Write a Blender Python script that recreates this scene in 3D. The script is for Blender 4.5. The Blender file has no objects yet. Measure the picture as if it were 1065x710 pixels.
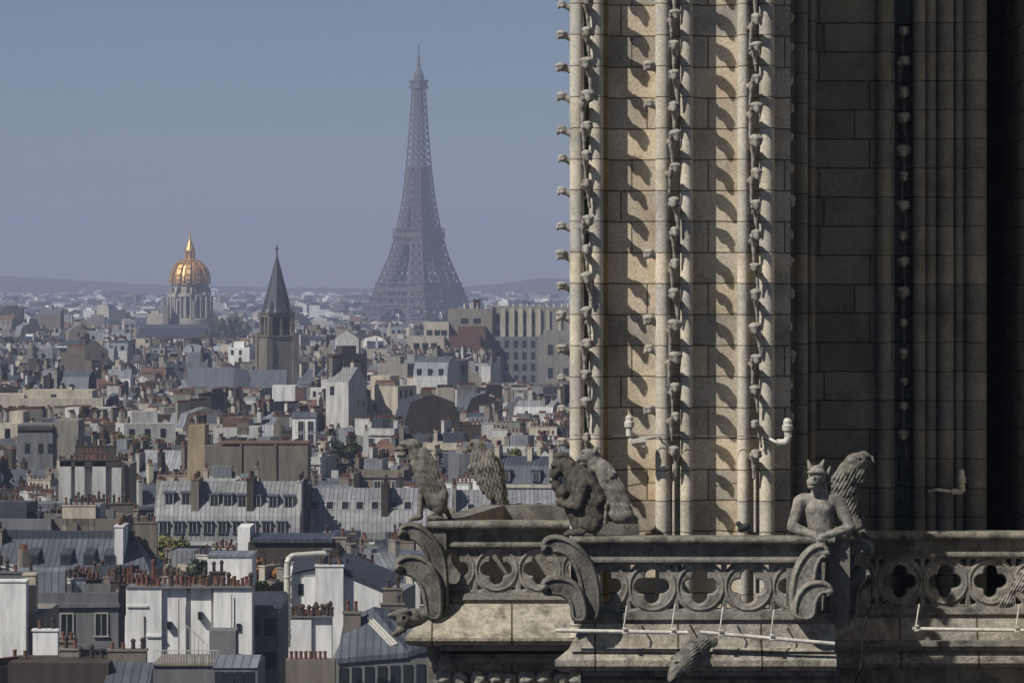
import bpy, math, random
import numpy as np
from mathutils import Vector, Matrix

R = math.radians
F = 3924.0          # focal length in photo pixels (1065 wide)
CX, HY = 532.5, 305.0   # centre column, horizon row of the photograph
EYE = 50.0
scene = bpy.context.scene
C = scene.collection

# ---------------------------------------------------------------- camera
cam = bpy.data.cameras.new('camera'); camo = bpy.data.objects.new('camera', cam); C.objects.link(camo)
camo.location = (0, 0, EYE); camo.rotation_euler = (R(90), 0, 0)
cam.sensor_width = 36; cam.lens = 36 * F / 1065; cam.shift_y = -(355 - HY) / 1065
cam.clip_start = 0.5; cam.clip_end = 60000
scene.camera = camo
# ---------------------------------------------------------------- sky, sun, exposure
SUN_EL, SUN_A = 46.0, 39.0          # elevation; travel direction measured from +X towards +Y
EXPOSURE = 0.0
world = bpy.data.worlds.new('World'); scene.world = world; world.use_nodes = True
wn = world.node_tree; bg = wn.nodes['Background']
sky = wn.nodes.new('ShaderNodeTexSky'); sky.sky_type = 'NISHITA'; sky.sun_disc = False
sky.sun_elevation = R(SUN_EL)
sky.sun_rotation = math.atan2(-math.cos(R(SUN_A)), -math.sin(R(SUN_A)))
sky.air_density = 0.6; sky.dust_density = 0.25; sky.ozone_density = 1.5; sky.altitude = 50
wn.links.new(sky.outputs[0], bg.inputs[0]); bg.inputs[1].default_value = 0.05
sl = bpy.data.lights.new('sun', 'SUN'); slo = bpy.data.objects.new('sun', sl); C.objects.link(slo)
sl.energy = 5.0; sl.angle = R(0.5); sl.color = (1.0, 0.95, 0.87)
sd = Vector((math.cos(R(SUN_EL)) * math.cos(R(SUN_A)), math.cos(R(SUN_EL)) * math.sin(R(SUN_A)), -math.sin(R(SUN_EL))))
slo.rotation_euler = sd.to_track_quat('-Z', 'Y').to_euler(); slo.location = (-200, -200, 400)
vs = scene.view_settings; vs.view_transform = 'Standard'; vs.look = 'None'; vs.gamma = 1; vs.use_curve_mapping = False
vs.exposure = EXPOSURE
scene.cycles.use_denoising = True
scene.cycles.max_bounces = 5; scene.cycles.diffuse_bounces = 3; scene.cycles.volume_bounces = 0
HAZE = 1.5e-4

# ---------------------------------------------------------------- helpers
def PX(px, D): return (px - CX) / F * D
def PZ(py, D): return EYE - (py - HY) / F * D
def P(px, py, D): return Vector((PX(px, D), D, PZ(py, D)))

WM = {}
def tag(o, label=None, cat=None, group=None, kind=None):
    if label: o['label'] = label
    if cat: o['category'] = cat
    if group: o['group'] = group
    if kind: o['kind'] = kind
    return o
def empty(name, loc, rz=0, label=None, cat=None, group=None):
    o = bpy.data.objects.new(name, None); C.objects.link(o)
    o.location = loc; o.rotation_euler = (0, 0, rz); o.empty_display_size = 0.5
    WM[o] = Matrix.Translation(Vector(loc)) @ Matrix.Rotation(rz, 4, 'Z')
    return tag(o, label, cat, group)
def link(name, me, parent=None, loc=(0, 0, 0), rot=(0, 0, 0)):
    o = bpy.data.objects.new(name, me); C.objects.link(o)
    if parent is not None: o.parent = parent
    o.location = loc; o.rotation_euler = rot
    return o

class MB:
    def __init__(s): s.v = []; s.f = []; s.m = []; s.T = None
    def add(s, vs, fs, m=0):
        b = len(s.v)
        if s.T is not None: vs = [s.T @ Vector(v) for v in vs]
        s.v.extend([tuple(v) for v in vs]); s.f.extend([tuple(i + b for i in f) for f in fs]); s.m.extend([m] * len(fs))
        return s
    def box(s, x0, x1, y0, y1, z0, z1, m=0):
        return s.add([(x0,y0,z0),(x1,y0,z0),(x1,y1,z0),(x0,y1,z0),(x0,y0,z1),(x1,y0,z1),(x1,y1,z1),(x0,y1,z1)],
                     [(0,3,2,1),(4,5,6,7),(0,1,5,4),(1,2,6,5),(2,3,7,6),(3,0,4,7)], m)
    def bxp(s, p0, p1, yt, yb, D0, D1, m=0):     # a block whose front face fills these photo pixels at distance D0
        return s.box(PX(p0, D0), PX(p1, D0), D0, D1, PZ(yb, D0), PZ(yt, D0), m)
    def prism(s, prof, x0, x1, m=0, me=None):    # profile (y,z) extruded along x
        n = len(prof); me = m if me is None else me
        vs = [(x0, y, z) for y, z in prof] + [(x1, y, z) for y, z in prof]
        s.add(vs, [(i, (i+1) % n, n+(i+1) % n, n+i) for i in range(n)], m)
        b = len(s.v) - 2*n
        s.f.append(tuple(b+i for i in range(n-1, -1, -1))); s.m.append(me)
        s.f.append(tuple(b+n+i for i in range(n))); s.m.append(me)
        return s
    def cyl(s, c, r, z0, z1, n=12, m=0, r2=None, caps=True):
        r2 = r if r2 is None else r2
        vs = [(c[0]+r*math.cos(2*math.pi*i/n), c[1]+r*math.sin(2*math.pi*i/n), z0) for i in range(n)] + \
             [(c[0]+r2*math.cos(2*math.pi*i/n), c[1]+r2*math.sin(2*math.pi*i/n), z1) for i in range(n)]
        fs = [(i, (i+1) % n, n+(i+1) % n, n+i) for i in range(n)]
        if caps: fs += [tuple(range(n-1, -1, -1)), tuple(range(n, 2*n))]
        return s.add(vs, fs, m)
    def lathe(s, c, prof, n=24, m=0, sq=None):      # prof: list of (r,z)
        vs = []; fs = []
        for r, z in prof:
            for i in range(n):
                a = 2*math.pi*i/n; vs.append((c[0]+r*math.cos(a), c[1]+r*math.sin(a), c[2]+z))
        for k in range(len(prof)-1):
            for i in range(n):
                j = (i+1) % n; fs.append((k*n+i, k*n+j, (k+1)*n+j, (k+1)*n+i))
        fs.append(tuple(range(n-1, -1, -1))); fs.append(tuple((len(prof)-1)*n+i for i in range(n)))
        return s.add(vs, fs, m)
    def bar(s, a, b, t, m=0, n=4):
        a = Vector(a); b = Vector(b); d = b-a
        if d.length < 1e-6: return s
        q = d.to_track_quat('Z', 'Y'); L = d.length
        t2 = t if not isinstance(t, tuple) else t[1]; t1 = t if not isinstance(t, tuple) else t[0]
        k = math.sqrt(2)/2 if n == 4 else .5
        vs = []
        for (tt, z) in ((t1, 0), (t2, L)):
            for i in range(n):
                an = math.pi/4 + 2*math.pi*i/n
                vs.append(a + q @ Vector((math.cos(an)*tt*k, math.sin(an)*tt*k, z)))
        fs = [(i, (i+1) % n, n+(i+1) % n, n+i) for i in range(n)] + [tuple(range(n-1, -1, -1)), tuple(range(n, 2*n))]
        return s.add(vs, fs, m)
    def tube(s, pts, r, n=8, m=0):
        for a, b in zip(pts[:-1], pts[1:]): s.bar(a, b, 2*r, m, n)
        return s
    def build(s, name, mats, parent=None, local=False, smooth=False):
        me = bpy.data.meshes.new(name)
        if parent is not None and not local:
            inv = WM[parent].inverted(); vs = [tuple(inv @ Vector(v)) for v in s.v]
        else: vs = s.v
        me.from_pydata(vs, [], s.f)
        if not isinstance(mats, (list, tuple)): mats = [mats]
        for mt in mats: me.materials.append(mt)
        if len(mats) > 1: me.polygons.foreach_set('material_index', s.m)
        if smooth == 'auto': me.polygons.foreach_set('use_smooth', [True]*len(me.polygons)); me.set_sharp_from_angle(angle=R(38))
        elif smooth: me.polygons.foreach_set('use_smooth', [True]*len(me.polygons))
        me.update()
        o = link(name, me, parent)
        if parent is not None: WM[o] = WM[parent].copy()
        return o

# ---------------------------------------------------------------- materials
def newmat(name):
    m = bpy.data.materials.new(name); m.use_nodes = True
    nt = m.node_tree; b = nt.nodes['Principled BSDF']
    return m, nt, b
def N(nt, t, **k):
    n = nt.nodes.new(t)
    for a, v in k.items():
        if a in n.inputs: n.inputs[a].default_value = v
        else: setattr(n, a, v)
    return n
def c4(c): return (c[0], c[1], c[2], 1)
def ramp(nt, fac, stops):
    r = nt.nodes.new('ShaderNodeValToRGB'); e = r.color_ramp.elements
    while len(e) < len(stops): e.new(.5)
    for i, (p, c) in enumerate(stops): e[i].position = p; e[i].color = c4(c)
    nt.links.new(fac, r.inputs[0]); return r
def mix(nt, fac, a, b, mode='MIX'):
    m = nt.nodes.new('ShaderNodeMix'); m.data_type = 'RGBA'; m.blend_type = mode
    for k, v in ((0, fac), (6, a), (7, b)):
        if hasattr(v, 'node'): nt.links.new(v, m.inputs[k])
        else: m.inputs[k].default_value = v if k == 0 else c4(v)
    return m.outputs[2]
def mul(c, k): return (c[0]*k, c[1]*k, c[2]*k)
def stone(name, col, dark=.45, scale=2.0, brick=None, bump=.02, stain=None, stainamt=.5, rough=.9, fine=28, xonly=False):
    m, nt, b = newmat(name); L = nt.links.new
    g = nt.nodes.new('ShaderNodeNewGeometry'); pos = g.outputs['Position']
    n1 = N(nt, 'ShaderNodeTexNoise', Scale=scale, Detail=7.0, Roughness=.65); L(pos, n1.inputs['Vector'])
    n2 = N(nt, 'ShaderNodeTexNoise', Scale=fine, Detail=5.0, Roughness=.7); L(pos, n2.inputs['Vector'])
    base = ramp(nt, n1.outputs[0], [(.3, mul(col, dark)), (.52, col), (.75, mul(col, 1.2))]).outputs[0]
    sp = ramp(nt, n2.outputs[0], [(.3, (.62, .62, .62)), (.6, (1.05, 1.05, 1.05))]).outputs[0]
    base = mix(nt, 1.0, base, sp, 'MULTIPLY')
    h = n2.outputs[0]
    if stain:
        n3 = N(nt, 'ShaderNodeTexNoise', Scale=1.1, Detail=6.0, Roughness=.6)
        mp = N(nt, 'ShaderNodeMapping'); mp.inputs['Scale'].default_value = (2.2, 2.2, .45); mp.inputs['Location'].default_value = (3, 1, 7)
        L(pos, mp.inputs[0]); L(mp.outputs[0], n3.inputs['Vector'])
        f = ramp(nt, n3.outputs[0], [(.5, (0, 0, 0)), (.68, (stainamt,)*3)]).outputs[0]
        base = mix(nt, f, base, stain)
    bmp = N(nt, 'ShaderNodeBump', Strength=.7, Distance=bump)
    if brick:
        bw, rh, mo = brick
        sx = nt.nodes.new('ShaderNodeSeparateXYZ'); L(pos, sx.inputs[0])
        ad = N(nt, 'ShaderNodeMath', operation='ADD'); L(sx.outputs[0], ad.inputs[0])
        if xonly: ad.inputs[1].default_value = 0
        else: L(sx.outputs[1], ad.inputs[1])
        nz = N(nt, 'ShaderNodeTexNoise', Scale=4.0, Detail=3.0); L(pos, nz.inputs['Vector'])
        k = N(nt, 'ShaderNodeMath', operation='MULTIPLY_ADD'); k.inputs[1].default_value = .035*rh/.42; L(nz.outputs[0], k.inputs[0]); L(sx.outputs[2], k.inputs[2])
        cb = nt.nodes.new('ShaderNodeCombineXYZ'); L(ad.outputs[0], cb.inputs[0]); L(k.outputs[0], cb.inputs[1])
        br = N(nt, 'ShaderNodeTexBrick', Scale=1.0); br.inputs['Brick Width'].default_value = bw; br.inputs['Row Height'].default_value = rh
        br.inputs['Mortar Size'].default_value = mo; br.inputs['Mortar Smooth'].default_value = .3; br.offset = .43; br.squash = .8; br.squash_frequency = 3
        br.inputs['Color1'].default_value = (.72, .74, .78, 1); br.inputs['Color2'].default_value = (1.12, 1.07, .97, 1); br.inputs['Mortar'].default_value = (.28, .25, .22, 1)
        L(cb.outputs[0], br.inputs['Vector'])
        base = mix(nt, 1.0, base, br.outputs[0], 'MULTIPLY')
        inv = N(nt, 'ShaderNodeMath', operation='SUBTRACT'); inv.inputs[0].default_value = 1; L(br.outputs[1], inv.inputs[1])
        m2 = N(nt, 'ShaderNodeMath', operation='MULTIPLY_ADD'); m2.inputs[1].default_value = .35; L(n2.outputs[0], m2.inputs[0]); L(inv.outputs[0], m2.inputs[2])
        h = m2.outputs[0]
    L(h, bmp.inputs['Height']); L(bmp.outputs[0], b.inputs['Normal'])
    L(base, b.inputs['Base Color']); b.inputs['Roughness'].default_value = rough
    b.inputs['Specular IOR Level'].default_value = .2
    return m
def plain(name, col, rough=.6, metal=0.0, var=.35, scale=1.0, spec=.3, streak=False, bump=0):
    m, nt, b = newmat(name); L = nt.links.new
    g = nt.nodes.new('ShaderNodeNewGeometry')
    n1 = N(nt, 'ShaderNodeTexNoise', Scale=scale, Detail=6.0, Roughness=.65)
    if streak:
        mp = N(nt, 'ShaderNodeMapping'); mp.inputs['Scale'].default_value = (1.6, 1.6, .25); L(g.outputs['Position'], mp.inputs[0]); L(mp.outputs[0], n1.inputs['Vector'])
    else: L(g.outputs['Position'], n1.inputs['Vector'])
    r = ramp(nt, n1.outputs[0], [(.3, mul(col, 1-var)), (.6, col), (.8, mul(col, 1+var*.4))])
    L(r.outputs[0], b.inputs['Base Color']); b.inputs['Roughness'].default_value = rough; b.inputs['Metallic'].default_value = metal
    b.inputs['Specular IOR Level'].default_value = spec
    if bump:
        bm = N(nt, 'ShaderNodeBump', Strength=.5, Distance=bump); L(n1.outputs[0], bm.inputs['Height']); L(bm.outputs[0], b.inputs['Normal'])
    return m
def zinc(name, col, pitch=.6, rough=.5, metal=.15, axis=0):
    m, nt, b = newmat(name); L = nt.links.new
    tc = nt.nodes.new('ShaderNodeTexCoord'); g = nt.nodes.new('ShaderNodeNewGeometry')
    sx = nt.nodes.new('ShaderNodeSeparateXYZ'); L(tc.outputs['Object'], sx.inputs[0])
    a = N(nt, 'ShaderNodeMath', operation='DIVIDE'); a.inputs[1].default_value = pitch; L(sx.outputs[axis], a.inputs[0])
    fr = N(nt, 'ShaderNodeMath', operation='FRACT'); L(a.outputs[0], fr.inputs[0])
    lt = N(nt, 'ShaderNodeMath', operation='LESS_THAN'); lt.inputs[1].default_value = .2; L(fr.outputs[0], lt.inputs[0])
    fl = N(nt, 'ShaderNodeMath', operation='FLOOR'); L(a.outputs[0], fl.inputs[0])
    wnz = nt.nodes.new('ShaderNodeTexWhiteNoise'); wnz.noise_dimensions = '1D'; L(fl.outputs[0], wnz.inputs['W'])
    n1 = N(nt, 'ShaderNodeTexNoise', Scale=.7, Detail=6.0, Roughness=.7); L(g.outputs['Position'], n1.inputs['Vector'])
    base = ramp(nt, n1.outputs[0], [(.3, mul(col, .6)), (.6, col), (.8, mul(col, 1.25))]).outputs[0]
    pan = ramp(nt, wnz.outputs[0], [(0, (.82,)*3), (1, (1.12,)*3)]).outputs[0]
    base = mix(nt, 1.0, base, pan, 'MULTIPLY')
    base = mix(nt, lt.outputs[0], base, mul(col, .45))
    L(base, b.inputs['Base Color']); b.inputs['Roughness'].default_value = rough; b.inputs['Metallic'].default_value = metal
    bm = N(nt, 'ShaderNodeBump', Strength=.6, Distance=.05); L(lt.outputs[0], bm.inputs['Height']); L(bm.outputs[0], b.inputs['Normal'])
    return m

M = {}
LIME = (.60, .535, .43)
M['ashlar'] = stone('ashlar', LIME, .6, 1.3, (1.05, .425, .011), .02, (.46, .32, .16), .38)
M['ashlar_shade'] = stone('ashlar_painted_shade', (.15, .158, .162), .6, 1.3, (1.3, .425, .012), .02)  # recess shade put into the stone colour, far below the lit ashlar
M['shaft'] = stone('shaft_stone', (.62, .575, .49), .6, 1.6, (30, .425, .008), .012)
M['shaft_shade'] = stone('shaft_stone_painted_shade', (.19, .195, .195), .6, 1.6, (30, .425, .008), .012)  # shaft stone again, darkened to paint in the recess shade
M['ochre'] = stone('ochre_stained_stone', (.46, .31, .14), .6, 1.6, (30, .425, .01), .012)
M['crocket'] = stone('crocket_stone', (.36, .335, .29), .4, 9, None, .01)
M['rail'] = stone('weathered_rail', (.21, .197, .17), .28, 3.5, None, .02, (.07, .068, .06), .8)
M['rail_top'] = stone('lichened_rail_top', (.24, .225, .19), .2, 6.0, None, .03, (.06, .06, .05), .8)
M['ledge'] = stone('pitted_ledge', (.40, .375, .325), .33, 5.0, (1.1, 9.0, .014), .12, (.16, .14, .11), .7, fine=16, xonly=True)
M['tracery'] = stone('tracery_stone', (.29, .272, .235), .3, 6.0, None, .02, (.10, .095, .08), .7)
M['statue'] = stone('statue_stone', (.20, .187, .16), .22, 9.0, None, .02, (.07, .066, .055), .85)
M['statue_dark'] = stone('statue_sooty_stone', (.11, .10, .082), .3, 9.0, None, .02, (.04, .038, .033), .85)
M['statue_pale'] = stone('statue_pale_stone', (.30, .28, .24), .25, 9.0, None, .02, (.10, .095, .08), .7)
M['black'] = plain('dark_timber', (.012, .011, .01), .9)
M['white_metal'] = plain('white_painted_metal', (.62, .59, .52), .6, 0, .45, 9)
M['bronze'] = plain('pigeon_feathers', (.03, .032, .04), .5, 0, .5, 30)
# city
WALLS = {'cream': (.46, .415, .335), 'beige': (.25, .235, .205), 'grey': (.17, .172, .18), 'white': (.76, .755, .74), 'tan': (.19, .165, .135),
         'pale': (.50, .495, .475), 'brown': (.07, .057, .05), 'ochre': (.36, .29, .19)}
for k, c in WALLS.items(): M['w_'+k] = plain('render_'+k, c, .9, 0, .42, .7, .15, True)
M['z_light'] = zinc('zinc_light', (.25, .265, .29)); M['z_mid'] = zinc('zinc_mid', (.12, .133, .16)); M['z_blue'] = zinc('zinc_blue', (.065, .077, .10))
M['z_slate'] = plain('slate', (.05, .055, .068), .5, 0, .4, .8); M['z_tile'] = plain('clay_tile', (.15, .085, .062), .85, 0, .4, .8)
M['z_pale'] = zinc('zinc_pale', (.30, .302, .31))
M['pot'] = plain('terracotta', (.15, .068, .045), .85, 0, .5, 1.5); M['pot_dark'] = plain('sooty_pot', (.06, .045, .04), .9, 0, .5, 1.5)
M['glass'] = plain('window_glass', (.02, .024, .03), .15, 0, .3, 1, .6); M['frame'] = plain('window_frame', (.38, .375, .36), .6, 0, .2)
M['iron'] = plain('wrought_iron', (.03, .03, .034), .6, .3, .3)
M['brick'] = plain('red_brick', (.13, .07, .055), .9, 0, .35, .6)
M['gold'] = plain('gilded', (.80, .50, .20), .48, .8, .4, .35)
M['lead'] = plain('lead_sheet', (.34, .25, .13), .6, .5, .3, .5)
M['eiffel'] = plain('brown_painted_iron', (.10, .09, .092), .7, 0, .1, .02)
M['church'] = stone('old_church_stone', (.185, .16, .13), .6, .25, None, .02, fine=2.2)
M['drum'] = stone('pale_drum_stone', (.36, .335, .29), .6, .25, None, .02, fine=2.2)
M['asphalt'] = plain('asphalt', (.05, .05, .052), .9, 0, .3, .05)
# ---------------------------------------------------------------- carved shapes: smooth union of rounded forms, meshed
def surface_nets(f, org, h):
    ins = f < 0
    nx, ny, nz = f.shape
    sl = lambda d, n: slice(d, n-1+d)
    S = np.zeros((nx-1, ny-1, nz-1, 3)); K = np.zeros((nx-1, ny-1, nz-1))
    cor = [(i, j, k) for i in (0, 1) for j in (0, 1) for k in (0, 1)]
    for a in cor:
        for ax in range(3):
            if a[ax] == 1: continue
            b = list(a); b[ax] = 1
            fa = f[sl(a[0], nx), sl(a[1], ny), sl(a[2], nz)]; fb = f[sl(b[0], nx), sl(b[1], ny), sl(b[2], nz)]
            cr = (fa < 0) != (fb < 0)
            t = np.where(cr, fa/np.where(fa == fb, 1, fa-fb), 0)
            for q in range(3): S[..., q] += np.where(cr, a[q] + (t if q == ax else 0), 0)
            K += cr
    m = K > 0
    idx = -np.ones(m.shape, int); idx[m] = np.arange(m.sum())
    g = np.argwhere(m); v = (g + S[m]/K[m][:, None])*h + org
    quads = []
    for ax in range(3):
        o1, o2 = [(1, 2), (2, 0), (0, 1)][ax]
        A = [slice(1, nx-1), slice(1, ny-1), slice(1, nz-1)]; A[ax] = slice(0, (nx, ny, nz)[ax]-1)
        B = list(A); B[ax] = slice(1, (nx, ny, nz)[ax])
        a = ins[tuple(A)]; b = ins[tuple(B)]
        for flip in (False, True):
            mm = (a & ~b) if not flip else (~a & b)
            p = np.argwhere(mm)
            for q in range(3):
                if q != ax: p[:, q] += 1
            c = []
            for d1, d2 in ((-1, -1), (0, -1), (0, 0), (-1, 0)):
                z = p.copy(); z[:, o1] += d1; z[:, o2] += d2
                c.append(idx[z[:, 0], z[:, 1], z[:, 2]])
            if flip: c = c[::-1]
            quads.append(np.stack(c, 1))
    q = np.concatenate(quads); q = q[(q >= 0).all(1)]
    return v, q

# primitives are written in photo pixels: (px, py, depth) with depth in pixels towards the back
def Cp(x1, y1, d1, r1, x2, y2, d2, r2): return ('c', (x1, d1, -y1), (x2, d2, -y2), r1, r2)
def Ep(x, y, d, rx, rd, rz, rot=0): return ('e', (x, d, -y), (rx, rd, rz), rot)
def both(fn):       # mirrored pair in depth
    return [fn(-1), fn(1)]
def sdf_obj(name, prims, D, mat, parent=None, res=.62, k=2.5, groove=None, subs=(), rough=.35, seed=1, yc=0.0, sk=0):
    pts = []
    for p in prims:
        if p[0] == 'c':
            for c, r in ((p[1], p[3]), (p[2], p[4])): pts += [np.array(c)-r, np.array(c)+r]
        else:
            r = max(p[2]); pts += [np.array(p[1])-r, np.array(p[1])+r]
    lo = np.min(pts, 0)-3; hi = np.max(pts, 0)+3
    n = np.ceil((hi-lo)/res).astype(int)+1
    gx, gy, gz = np.meshgrid(*[lo[i]+res*np.arange(n[i]) for i in range(3)], indexing='ij')
    G = np.stack([gx, gy, gz], -1)
    def ev(p):
        if p[0] == 'c':
            a = np.array(p[1], float); b = np.array(p[2], float); ba = b-a; L = max((ba@ba), 1e-6)
            t = np.clip(((G-a)@ba)/L, 0, 1)
            return np.linalg.norm(G-a-t[..., None]*ba, axis=-1) - (p[3]+t*(p[4]-p[3]))
        c = np.array(p[1], float); r = np.array(p[2], float); q = G-c
        if p[3]:
            an = math.radians(p[3]); x = q[..., 0]*math.cos(an)+q[..., 2]*math.sin(an); z = -q[..., 0]*math.sin(an)+q[..., 2]*math.cos(an)
            q = np.stack([x, q[..., 1], z], -1)
        k0 = np.linalg.norm(q/r, axis=-1); k1 = np.linalg.norm(q/(r*r), axis=-1)
        return k0*(k0-1)/np.maximum(k1, 1e-6)
    f = None
    for p in prims:
        g = ev(p)
        if f is None: f = g
        else:
            hh = np.clip(.5+.5*(g-f)/k, 0, 1); f = f*hh+g*(1-hh)-k*hh*(1-hh)
    for p in subs:
        g = -ev(p); f = np.maximum(f, g)
    if groove is not None: f = f + groove(gx, gy, -gz)
    rs = np.random.RandomState(seed)
    for i in range(5):
        w = rs.normal(size=3)*(.22+.12*i); ph = rs.rand()*6.28
        f = f + rough*.42*np.sin(G@w+ph)
    w = rs.normal(size=(3, 3))*1.1
    f = f + rough*.35*np.prod([np.sin(G@w[i]+i) for i in range(3)], axis=0)
    v, q = surface_nets(f, lo, res)
    s = D/F
    V = np.empty_like(v); V[:, 0] = (v[:, 0]-CX)*s; V[:, 1] = D+yc+v[:, 1]*s; V[:, 2] = EYE+(v[:, 2]+HY)*s
    mb = MB(); mb.v = [tuple(x) for x in V]; mb.f = [tuple(int(i) for i in x) for x in q]; mb.m = [0]*len(mb.f)
    return mb.build(name, mat, parent, smooth=True)
def statue(name, label, cat, prims, D, mat, base, yc=0.0, **kw):
    root = empty(name, (PX(base[0], D), D+yc, PZ(base[1], D)), 0, label, cat, 'carved beasts on the gallery')
    return root, sdf_obj('body', prims, D, mat, root, yc=yc, **kw)

# ================================================================ THE GREAT TOWER
Xf = lambda px: PX(px, 51.68)
ZT = EYE + 16
tower = empty('cathedral_tower', (PX(800, 54), 54, 0), 0, 'tall pale limestone cathedral tower with clustered shafts and rows of carved crockets', 'tower')
mb = MB()   # buttress mass and the lit face
mb.box(PX(603, 51.68), PX(822, 51.9), 51.9, 52.5, 44.2, ZT)
mb.box(PX(640, 52.3), PX(822, 51.9), 52.5, 56.6, 44.2, ZT)
mb.build('buttress_wall', M['ashlar'], tower)
mb = MB()   # recessed bay wall
DR = 55.3
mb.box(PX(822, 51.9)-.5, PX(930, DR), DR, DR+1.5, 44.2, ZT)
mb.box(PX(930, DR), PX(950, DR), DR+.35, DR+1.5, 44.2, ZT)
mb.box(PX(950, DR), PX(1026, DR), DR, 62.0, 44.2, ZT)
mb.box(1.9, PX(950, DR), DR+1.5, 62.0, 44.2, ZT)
mb.build('recess_wall', M['ashlar_shade'], tower)
mb = MB()   # second buttress, added beyond the belfry opening and pushed forward to block sky light
mb.box(PX(1112, 50.9), PX(1420, 52), 50.9, 62, 44.2, ZT)
mb.box(PX(1026, DR), PX(1112, 50.9), 56.0, 62, 58.5, ZT)
mb.build('buttress_wall', M['ashlar'], tower)
mb = MB()   # belfry opening: dark timber louvres far inside
for i in range(30):
    z = 44.6+i*.48; mb.box(PX(1026, DR), PX(1112, 50.9), 57.6, 58.2, z, z+.34)
mb.box(PX(1026, DR), PX(1112, 50.9)+.1, 58.3, 58.6, 44.2, 58.5)
mb.build('belfry_louvre', M['black'], tower)
mb = MB()   # lower body down to the ground and gallery floor
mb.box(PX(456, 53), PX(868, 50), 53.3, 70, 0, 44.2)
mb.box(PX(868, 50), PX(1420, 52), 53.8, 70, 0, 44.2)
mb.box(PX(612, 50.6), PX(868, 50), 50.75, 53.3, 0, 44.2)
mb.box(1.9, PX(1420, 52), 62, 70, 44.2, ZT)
mb.build('lower_wall', M['ashlar_shade'], tower)
mb = MB()
mb.box(PX(444, 52.6), PX(868, 50), 52.62, 57.5, 44.2, 45.5)
mb.box(PX(868, 50), PX(1420, 52), 53.8, 57.5, 44.2, 45.5)
mb.box(PX(604, 50.3), PX(868, 50), 50.3, 52.62, 44.2, 45.5)
mb.build('gallery_floor', M['rail'], tower)

# one crocket (curled leaf bud on a long stalk), facing -Y, origin at head; metres
def crocket_mesh(seed, hs=1.0):
    pr = [Cp(0, .8, 0, 4.4*hs, 0, .8, -4, 4.4*hs), Ep(0, -1.6, -3, 6.8*hs, 6.3*hs, 3.6*hs), Ep(0, 3.6, -7, 3.2, 2.2, 3.4), Cp(0, 3, 2, 3, 0, 11, 13, 2.8), Cp(0, 11, 13, 2.6, .8, 31, 16, 1.6), Cp(0, 1.5, 0, 3.2, 0, 6, 12, 3.4), Cp(0, 6, 12, 3.4, 0, 9, 26, 3.8),
          Ep(-4.2, 3.2, -1.5+seed % 3, 2.4, 2.6, 3.4, 20), Ep(4.2, 3.0, -2.5, 2.2, 2.6, 3+.5*(seed % 2), -20), Cp(0, 2, -6, 2.4, 0, 6, -7, 1.3)]
    tmp = sdf_obj('crocket', pr, 51.6, M['crocket'], None, res=.9, k=1.8, rough=.28, seed=seed)
    me = tmp.data; off = Vector((PX(0, 51.6), 51.6, PZ(0, 51.6)))
    me.transform(Matrix.Translation(-off)); bpy.data.objects.remove(tmp)
    return me
CR = [crocket_mesh(s, h) for s, h in ((1, 1.0), (2, .85), (3, 1.12), (4, .95), (5, 1.05))]
rng = random.Random(4)
def shaft(cx, D, r, m, ztop=ZT, parent=None, z0=44.2):
    mb.cyl((cx, D), r, z0, ztop, 20, m)
SP = 32.2*51.6/F
def string(parent, px, D, ang, py0, n, extra, scale=1.0, mat=None, jitter=.9):
    """crockets up a shaft: n visible ones as sub-parts, the ones above the photo as one"""
    for k in range(n+extra):
        me = CR[rng.randrange(5)]
        z = PZ(py0, D) + k*SP + rng.uniform(-.045, .045)
        if k >= n:
            continue
        o = link('crocket', me, parent)
        o.rotation_euler = (0, rng.uniform(-.1, .1), ang+rng.uniform(-.3, .3))
        s = scale*rng.uniform(.86, 1.08); o.scale = (s*rng.uniform(.8, 1.12), s, s*rng.uniform(.85, 1.05))
        loc = Vector((PX(px, D), D, z)); o.location = WM[parent].inverted() @ loc
    if extra:
        me0 = CR[0]; mbx = MB(); vs = [v.co.copy() for v in me0.vertices]; fs = [tuple(p.vertices) for p in me0.polygons]
        rot = Matrix.Rotation(ang, 3, 'Z')
        for k in range(n, n+extra):
            loc = Vector((PX(px, D), D, PZ(py0, D)+k*SP)); mbx.add([loc+rot @ v for v in vs], fs)
        o = mbx.build('crocket_run', M['crocket'], tower, smooth=True); tag(o, kind='stuff')
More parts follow.
